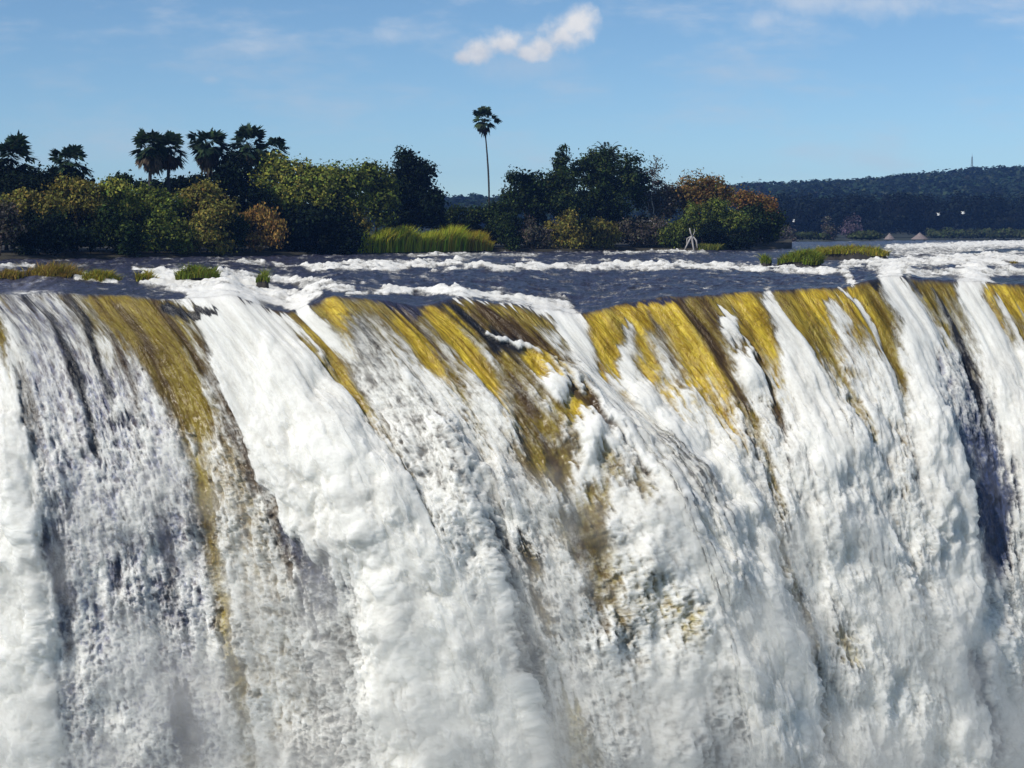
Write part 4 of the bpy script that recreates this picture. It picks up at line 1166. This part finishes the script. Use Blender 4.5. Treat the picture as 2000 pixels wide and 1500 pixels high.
BG = 'bushes along the middle of the island shore'
for k, (lab, px, tops, pal, n) in enumerate([
    ('dark green bush with thin stems right of the yellow end of the reed bed', 990, [(985, 450, 28, 26), (1000, 470, 30, 18), (965, 445, 20, 22)], P_DARK, 3200),
    ('brownish bush low on the shore below the dark bushy tree', 1040, [(1040, 455, 30, 26), (1055, 474, 30, 14)], P_GREY, 3200),
    ('yellow olive bush in the middle of the shore below the sprig tree', 1105, [(1100, 440, 34, 26), (1120, 462, 36, 24), (1085, 468, 26, 18)], P_OLIVE, 4600),
    ('olive bush below the big dark rounded tree', 1170, [(1165, 442, 34, 24), (1190, 462, 32, 24), (1160, 470, 26, 16)], P_OLIVE, 4400),
    ('dark bush with greyish vines at the foot of the pale bare tree', 1245, [(1235, 446, 36, 26), (1260, 466, 34, 20), (1280, 448, 26, 24)], P_GREY, 4400),
    ('low green bush left of the dead stump', 1310, [(1305, 455, 28, 22), (1315, 472, 32, 14), (1330, 445, 20, 20)], P_GREEN, 3200),
]):
    tree('bush', lab, 'bush', BG, px, 3.0, tops, pal, n, 380 + k, size=.30, clump=.36, hang=.45, trunk=.06)

# undergrowth closing the gaps behind the shrubs
r = np.random.default_rng(390)
n = 36000
ux = np.concatenate([r.uniform(-120, 700, 25000), r.uniform(860, 1520, 11000)])
ub = r.uniform(9, 14, n)
uY = np.array([shore_Y(x) for x in ux]) + ub
uz = r.uniform(0.1, 1, n) ** .8 * (np.where(ux < 700, 5.0, 3.6) + .7 * np.sin(ux / 31) + .5 * np.sin(ux / 11)) + .3
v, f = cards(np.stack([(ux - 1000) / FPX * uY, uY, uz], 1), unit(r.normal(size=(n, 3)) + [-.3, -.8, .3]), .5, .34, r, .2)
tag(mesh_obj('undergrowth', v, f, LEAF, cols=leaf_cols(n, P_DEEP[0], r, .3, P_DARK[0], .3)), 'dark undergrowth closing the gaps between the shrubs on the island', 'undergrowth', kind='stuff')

# reed bed
r = np.random.default_rng(400)
n = 9000
rx_ = r.uniform(700, 962, n); bk = r.uniform(.2, 5.5, n)
Yb = np.array([shore_Y(x) for x in rx_]) + bk
hx = 2.6 + .35 * np.sin(rx_ / 17) + .25 * np.sin(rx_ / 7.3)
hh = hx * r.uniform(.72, 1.12, n) * np.clip((968 - rx_) / 26, .5, 1)
v, f = blades((rx_ - 1000) / FPX * Yb, Yb, np.full(n, .15), hh, .045, r, .16)
pick = r.random(n) < np.where(rx_ > 915, .75, .12)
col = blade_cols(n, P_REED, r, .35).reshape(n, 5, 3)
col[pick] = (np.array([.40, .29, .03]) * r.uniform(.6, 1.2, (pick.sum(), 1)))[:, None]
tag(mesh_obj('reeds', v, f, LEAF, cols=col.reshape(-1, 3)), 'bright green reed bed on the island shore turning yellow at its right end', 'reeds', kind='stuff')

# low shore grass right of the stump
n = 2400
rx_ = r.uniform(1362, 1430, n); Yb = np.array([shore_Y(x) for x in rx_]) + r.uniform(-.5, 2.0, n)
v, f = blades((rx_ - 1000) / FPX * Yb, Yb, np.full(n, .1), r.uniform(.4, 1.0, n), .035, r, .3)
tag(mesh_obj('shore_grass', v, f, LEAF, cols=blade_cols(n, P_LIGHT, r)), 'low green grass on the shore right of the dead stump', 'grass', kind='stuff')

# dead stump
b = base_point(1350, -.4); b[2] = -.3
o = empty('dead_stump', b); tag(o, 'pale dead stump on splayed roots at the water edge', 'stump')
s = FPX / b[1]
parts = []
for (x0, y0, x1, y1, x2, y2, ra) in ((1347, 446, 1349, 455, 1352, 462, .10), (1352, 460, 1345, 472, 1338, 486, .13), (1351, 460, 1353, 475, 1356, 494, .14),
                                     (1354, 462, 1360, 470, 1362, 484, .11), (1349, 462, 1342, 466, 1341, 476, .08), (1353, 461, 1357, 452, 1356, 447, .06)):
    parts.append(tube([at(x0, y0, b[1]), at(x1, y1, b[1] - .3), at(x2, y2, b[1] - .1)], [ra * .8, ra, ra * .55], 7))
v, f = join(parts)
mesh_obj('roots', v, f, DEADWOOD, o, smooth=True)

# ------------------------------------------------------------------ grass islets in the river
def islet(label, px, py, w, h, Y, pal, n, seed, rock_h=.5):
    r = np.random.default_rng(seed)
    b = at(px, py, Y); s = FPX / Y
    wm = w / s; hm = h / s
    o = empty('grass_islet', b); tag(o, label, 'grass tuft', 'grassy islets in the rapids')
    # rock under the grass
    th = np.linspace(0, 2 * np.pi, 22, endpoint=False)
    vs = []
    for i, (k, z) in enumerate(((.95, -.6), (.85, .0), (.66, rock_h * .55), (.4, rock_h * .8), (.05, rock_h * .85))):
        rr = k * (1 + .16 * np.sin(th * 3 + seed) + .1 * np.sin(th * 5 + 2 * seed))
        vs.append(np.stack([b[0] + np.cos(th) * rr * wm, b[1] + np.sin(th) * rr * min(wm * .8, 2.5), np.full(22, b[2] + z) + .06 * np.sin(th * 4 + i)], 1))
    vs = np.vstack(vs)
    i = np.arange(4)[:, None] * 22; j = np.arange(22)[None]; j2 = (j + 1) % 22
    q = np.stack([i + j, i + j2, i + 22 + j2, i + 22 + j], -1).reshape(-1, 4)
    mesh_obj('rock', vs, q, ROCK, o, smooth=True)
    a = r.uniform(0, 2 * np.pi, n); rr = np.sqrt(r.random(n)) * (1.0 + .15 * np.sin(a * 3 + seed))
    cx_ = b[0] + np.cos(a) * rr * wm; cy_ = b[1] + np.sin(a) * rr * min(wm * .8, 2.3)
    lump = .65 + .5 * pn(cx_ * 1.3, cy_ * 1.3, seed % 50)
    v, f = blades(cx_, cy_, b[2] - .12 + rock_h * (1 - rr ** 2) * .85, hm * 1.25 * r.uniform(.5, 1.1, n) * lump.clip(.35, 1.2), .03, r, .38)
    mesh_obj('grass', v, f, LEAF, o, cols=blade_cols(n, pal, r, .35))
    return o


P_TUFT = ((0.250, 0.260, 0.026), (0.400, 0.300, 0.045), 0.35)
P_TUFTG = ((0.150, 0.200, 0.022), (0.260, 0.260, 0.035), 0.25)
P_TUFTB = ((0.340, 0.230, 0.050), (0.240, 0.210, 0.035), 0.4)
islet('small dry grass tuft at the left edge of the rapids', 22, 541, 26, 16, 128, P_TUFTB, 900, 501, .25)
islet('brown grass islet on a dark rock near the left edge', 105, 545, 52, 30, 129, P_TUFTB, 1900, 502, .45)
islet('yellow green grass tuft right of the brown islet', 195, 548, 36, 22, 128, P_TUFT, 1500, 503, .3)
islet('sparse grass tuft in white foam between two bigger tufts', 283, 545, 20, 22, 129, P_TUFT, 420, 504, .2)
islet('dense green grass cushion above the white apron of foam', 384, 541, 40, 22, 130, P_TUFTG, 2200, 505, .35)
islet('small spiky green plant in the rapids right of the grass cushion', 513, 548, 13, 24, 130, P_TUFTG, 260, 506, .2)
islet('long low grass islet in the right rapids with a brown edge', 1655, 496, 84, 15, 178, P_TUFT, 3800, 507, .5)
islet('dark green grass hummock in front of the long low islet', 1568, 512, 44, 21, 160, P_TUFTG, 2600, 508, .6)
islet('tiny green tuft left of the dark green hummock', 1497, 512, 10, 18, 160, P_TUFTG, 260, 509, .2)
islet('small brown tuft in the white rapids at the right edge', 1978, 518, 10, 10, 160, P_TUFTB, 240, 510, .25)
islet('low dark green tuft in the rapids near the right lip', 1970, 536, 14, 8, 146, P_TUFTG, 300, 511, .25)

# ------------------------------------------------------------------ far bank, hills and the woods on them
def ridge_height(px):
    return np.interp(px, [-1500, -200, 500, 860, 1000, 1250, 1440, 1600, 1700, 1800, 1900, 2000, 2300, 3200],
                     [16, 16, 16, 18, 19, 23, 28.5, 32, 35, 39.5, 44, 46.5, 52, 50])


ny_, nxh = 40, 160
Yh = np.linspace(560, 2400, ny_)[:, None]
pxh = np.linspace(-1500, 3200, nxh)[None]
shoreY = np.interp(pxh, [-1500, 1400, 1500, 1710, 1735, 1900, 2000, 3200], [600, 560, 425, 440, 480, 484, 480, 470])
tY = np.linspace(0, 1, ny_)[:, None]
Yg = shoreY + (2400 - shoreY) * tY ** 1.3
zg = .4 + ridge_height(pxh) * ss(700, 1330, Yg) * (1 - .3 * ss(1500, 2400, Yg)) * .77
zg[0] = -1.0
zg = zg + 1.5 * pn(pxh / 60 + 0 * Yg, Yg / 90, 5) * ss(650, 900, Yg)
Xg = (pxh - 1000) / FPX * Yg
gi = np.arange(ny_ * nxh).reshape(ny_, nxh)
gq = np.stack([gi[:-1, :-1], gi[:-1, 1:], gi[1:, 1:], gi[1:, :-1]], -1).reshape(-1, 4)
HILL = bark_material("hill_ground", (0.016, 0.022, 0.012), (0.03, 0.036, 0.018), .05)
tag(mesh_obj('hills', np.stack([Xg, Yg, zg], -1).reshape(-1, 3), gq, HILL, smooth=True), kind='structure')


def hill_z(px, Y):
    return .4 + ridge_height(px) * ss(700, 1330, Y) * (1 - .3 * ss(1500, 2400, Y)) * .77


def wood(name, label, px, Y, rad, ht, pal, seed, per=34, leaf=1.5):
    r = np.random.default_rng(seed)
    m = len(px)
    X = (px - 1000) / FPX * Y; z0 = hill_z(px, Y)
    rad = rad * r.uniform(.5, 1.5, m); ht = ht * r.uniform(.55, 1.45, m)
    idx = np.repeat(np.arange(m), per); k = len(idx)
    d = unit(r.normal(size=(k, 3)))
    d[:, 2] = np.where(r.random(k) < .75, np.abs(d[:, 2]), d[:, 2])
    c = np.stack([X[idx], Y[idx], z0[idx] + ht[idx] * .55], 1) + d * np.stack([rad[idx], rad[idx], ht[idx] * .45], 1) * r.uniform(.7, 1.05, (k, 1))
    v, f = cards(c, unit(d + r.normal(size=(k, 3)) * .18), leaf, leaf * .9, r)
    tone = r.normal(1, .42, m).clip(.3, 2.2)[idx]
    col = leaf_cols(k, pal[0], r, .1, pal[1], pal[2], tone)
    return tag(mesh_obj(name, v, f, LEAF, cols=col), label, 'woodland', kind='stuff')


r = np.random.default_rng(600)
m = 5200
px_ = np.concatenate([r.uniform(1380, 2350, 4000), r.uniform(700, 1380, 1200)])
wood('hill_woodland', 'dark bluish woodland covering the far hill', px_, 760 + 700 * r.random(m) ** .8, 7.5, 11.0, ((0.016, 0.030, 0.020), (0.034, 0.048, 0.026), .25), 601, 46, 3.0)
m = 420
px_ = r.uniform(1500, 2350, m)
wood('far_bank_woodland', 'darker belt of trees on the far bank under the hill', px_, 590 + 80 * r.random(m), 4.5, 11.5, ((0.006, 0.010, 0.009), (0.012, 0.017, 0.012), .2), 602, 150, 1.1)
m = 250
px_ = np.concatenate([r.uniform(1880, 2300, 150), r.uniform(1525, 1610, 30), r.uniform(1670, 1705, 34), r.uniform(1812, 1880, 30)])
wood('far_bank_shrubs', 'low green shrubs along the water on the far right bank', px_, np.interp(px_, [1525, 1735, 1742, 1890, 2000, 2300], [432, 448, 510, 505, 490, 485]), 2.2, np.where(px_ < 1740, 1.7, 2.3), ((0.040, 0.055, 0.02), (0.065, 0.075, 0.03), .3), 603, 60, .7)


def far_tree(name, label, px, top, base, w, Y, pal, n, seed, cat='tree'):
    r = np.random.default_rng(seed)
    s = FPX / Y
    b = at(px, base, Y); o = empty(name, b); tag(o, label, cat)
    h = (base - top) / s; wm = w / s
    bl = [(b[0] + r.uniform(-.35, .35) * wm, b[1] + r.uniform(-1, 1), b[2] + h * q, wm * .55, wm * .5, h * .28) for q in (.42, .58, .74, .55, .3)]
    v, f, col = crown_leaves(bl, n, r, .55, .6, 0, pal)
    mesh_obj('crown', v, f, LEAF, o, cols=col)
    v, f = tube([b - [0, 0, .5], b + [0, 0, h * .6]], [.25, .1], 6)
    mesh_obj('trunk', v, f, BARK, o)


far_tree('far_bush', 'greyish green round bush across the water right of the island', 1542, 441, 482, 26, 430, P_GREY, 1800, 610, 'bush')
far_tree('far_bush', 'brownish grey thin tree left of the mauve tree on the far bank', 1620, 428, 482, 18, 450, P_GREY, 1300, 611)
far_tree('far_tree', 'mauve leafless tree on the far bank', 1664, 424, 474, 26, 520, ((.13, .10, .13), (.10, .08, .10), .3), 1700, 612)
far_tree('far_tree', 'bluish bare tree top on the skyline where the far hill starts', 1482, 350, 380, 15, 900, ((.05, .06, .085), (.04, .05, .06), .3), 700, 613)


def hut(label, px, top, eave, base, w, seed):
    Y = 470
    s = FPX / Y
    b = at(px, base, Y); o = empty('thatched_shelter', b); tag(o, label, 'shelter', 'thatched shelters on the far bank')
    th = np.linspace(0, 2 * np.pi, 16, endpoint=False)
    vs = []
    for k, y in ((1.0, eave), (.97, eave - 1.2), (.62, eave * .62 + top * .38), (.25, eave * .25 + top * .75), (.02, top)):
        z = at(px, y, Y)[2]
        vs.append(np.stack([b[0] + np.cos(th) * k * w / s, b[1] + np.sin(th) * k * w / s, np.full(16, z)], 1))
    vs = np.vstack(vs)
    i = np.arange(4)[:, None] * 16; j = np.arange(16)[None]; j2 = (j + 1) % 16
    q = np.stack([i + j, i + j2, i + 16 + j2, i + 16 + j], -1).reshape(-1, 4)
    mesh_obj('roof', vs, q, THATCH, o)
    for a in (-.6, .6):
        x = b[0] + a * w / s
        v, f = tube([[x, b[1], b[2] - .5], [x, b[1], at(px, eave - 1.5, Y)[2]]], [.14, .14], 6)
        mesh_obj('post', v, f, DEADWOOD, o)


hut('small pointed thatched shelter on the far bank', 1737, 455, 467.5, 478, 11, 1)
hut('wider thatched shelter on the far bank right of the small one', 1796, 454, 467.5, 477, 17, 2)

# mast on the hill
Y = 1280
b = at(1898, 338, Y); o = empty('radio_mast', b); tag(o, 'thin lattice mast on the skyline of the far hill', 'mast')
top = at(1898, 306, Y)
parts = []
hgt = top[2] - b[2]
legs_ = [np.array([math.cos(a), math.sin(a), 0]) for a in (0.3, 2.4, 4.5)]
for d in legs_:
    parts.append(tube([b + d * 1.1, b + d * .3 + [0, 0, hgt]], [.14, .12], 5))
for k in range(10):
    for i in range(3):
        z0_, z1_ = hgt * k / 10, hgt * (k + 1) / 10
        s0 = 1.1 - .8 * k / 10; s1 = 1.1 - .8 * (k + 1) / 10
        parts.append(tube([b + legs_[i] * s0 + [0, 0, z0_], b + legs_[(i + 1) % 3] * s1 + [0, 0, z1_]], [.07, .07], 4))
v, f = join(parts)
mesh_obj('lattice', v, f, STEEL, o)
v, f = tube([b + [0, 0, hgt], b + [0, 0, hgt + 2.5]], [.1, .04], 5)
mesh_obj('antenna', v, f, STEEL, o)


# white birds over the far water
def bird(label, px, py, Y, span, yaw, lift, seed):
    b = at(px, py, Y); o = empty('white_bird', b); tag(o, label, 'bird', 'white birds flying before the far woods')
    fw_ = np.array([math.cos(yaw), math.sin(yaw), 0]); sd = np.array([-math.sin(yaw), math.cos(yaw), 0]); up = np.array([0, 0, 1.0])
    L = span * .62
    ts = np.array([-.5, -.38, -.2, .05, .22, .32, .42, .48, .62])
    rad = np.array([.01, .06, .10, .12, .09, .05, .06, .035, .008]) * span
    hz_ = np.array([0, 0, .0, .01, .03, .06, .09, .08, .06]) * span
    v, f = tube([b + fw_ * t * L + up * h for t, h in zip(ts, hz_)], rad, 8)
    body = mesh_obj('body', v, f, FEATHER, o, smooth=True)
    for sg in (-1, 1):
        pts_f, pts_b = [], []
        for q in np.linspace(0, 1, 6):
            z = lift * span * (math.sin(q * 1.9) * .55)
            base = b + sd * sg * q * span * .55 + up * (z + .03 * span)
            ch = span * (.26 - .17 * q)
            pts_f.append(base + fw_ * ch * .55 + fw_ * (-.10 * q * span)); pts_b.append(base - fw_ * ch * .45 - fw_ * (.10 * q * span))
        th_ = up * .012 * span
        vs = np.array([p + th_ for p in pts_f] + [p + th_ for p in pts_b] + [p - th_ for p in pts_f] + [p - th_ for p in pts_b])
        q_ = []
        for i in range(5):
            q_ += [[i, i + 1, 7 + i, 6 + i], [12 + i, 18 + i, 19 + i, 13 + i], [i, 12 + i, 13 + i, i + 1], [6 + i, 7 + i, 19 + i, 18 + i]]
        q_ += [[0, 6, 18, 12], [5, 17, 23, 11]]
        mesh_obj('wing', vs, np.array(q_), FEATHER, o)


bird('white bird low beside the right end of the island', 1482, 450, 300, .75, .4, .9, 1)
bird('white bird above the greyish far bush', 1550, 433, 300, .7, 2.6, 1.0, 2)
bird('white bird left of a pair before the dark far bank', 1833, 420, 330, .95, .3, .7, 3)
bird('white bird right of a pair before the dark far bank', 1881, 417, 330, 1.1, .2, .6, 4)

# ------------------------------------------------------------------ the air between here and the hills
hz, T = material("haze_air")
vol = T.n('ShaderNodeVolumePrincipled', {'Color': (0.20, 0.42, 1.0, 1.0), 'Density': 0.00016, 'Anisotropy': 0.0})
T.n('ShaderNodeOutputMaterial', {'Volume': vol.outputs[0]})
x0, x1, y0, y1, z0, z1 = -2000, 2000, -40, 2500, float(P[..., 2].min()) - 1.5, 85
hv = [(x, y, z) for z in (z0, z1) for y in (y0, y1) for x in (x0, x1)]
hf = np.array([[0, 2, 3, 1], [4, 5, 7, 6], [0, 1, 5, 4], [2, 6, 7, 3], [0, 4, 6, 2], [1, 3, 7, 5]])
tag(mesh_obj('haze', hv, hf, hz), 'thin blue haze in the air over the river', 'haze', kind='stuff')

# ------------------------------------------------------------------ spray drifting in front of the lower falls
ms, T = material("spray_mist")
vol = T.n('ShaderNodeVolumePrincipled', {'Color': (0.97, 0.97, 0.96, 1.0), 'Density': 0.22, 'Anisotropy': 0.2})
T.n('ShaderNodeOutputMaterial', {'Volume': vol.outputs[0]})
ri = np.linspace(NR + 260, ROWS - 4, 110).astype(int); ci = np.linspace(0, NC - 1, 190).astype(int)
base = P[np.ix_(ri, ci)]
kz = np.linspace(0, 1, len(ri))[:, None]
lump = fbm(base[..., 0] / 5.0, base[..., 2] / 6.0, 77, 4, 0.55)
thick = np.clip(-0.5 + 4.2 * kz ** 1.3 + 4.0 * lump, 0, 6.0) + 0.02
thick[0] = 0.02
front = base + np.array([0.0, -1.0, 0.12]) * (thick + 0.15)[..., None]
back = base + np.array([0.0, 2.5, -0.3])
na, nb = front.shape[:2]
vs = np.vstack([front.reshape(-1, 3), back.reshape(-1, 3)])
gi = np.arange(na * nb).reshape(na, nb); M_ = na * nb
q1 = np.stack([gi[:-1, :-1], gi[1:, :-1], gi[1:, 1:], gi[:-1, 1:]], -1).reshape(-1, 4)
q2 = q1[:, ::-1] + M_
rim_ = np.concatenate([gi[0, :-1], gi[:-1, -1], gi[-1, :0:-1], gi[:0:-1, 0]])
rn = np.roll(rim_, -1)
q3 = np.stack([rim_, rn, rn + M_, rim_ + M_], 1)
tag(mesh_obj('mist', vs, np.vstack([q1, q2, q3]), ms), 'white spray drifting up in front of the lower falls', 'mist', kind='stuff')
scene.cycles.volume_bounces = 3
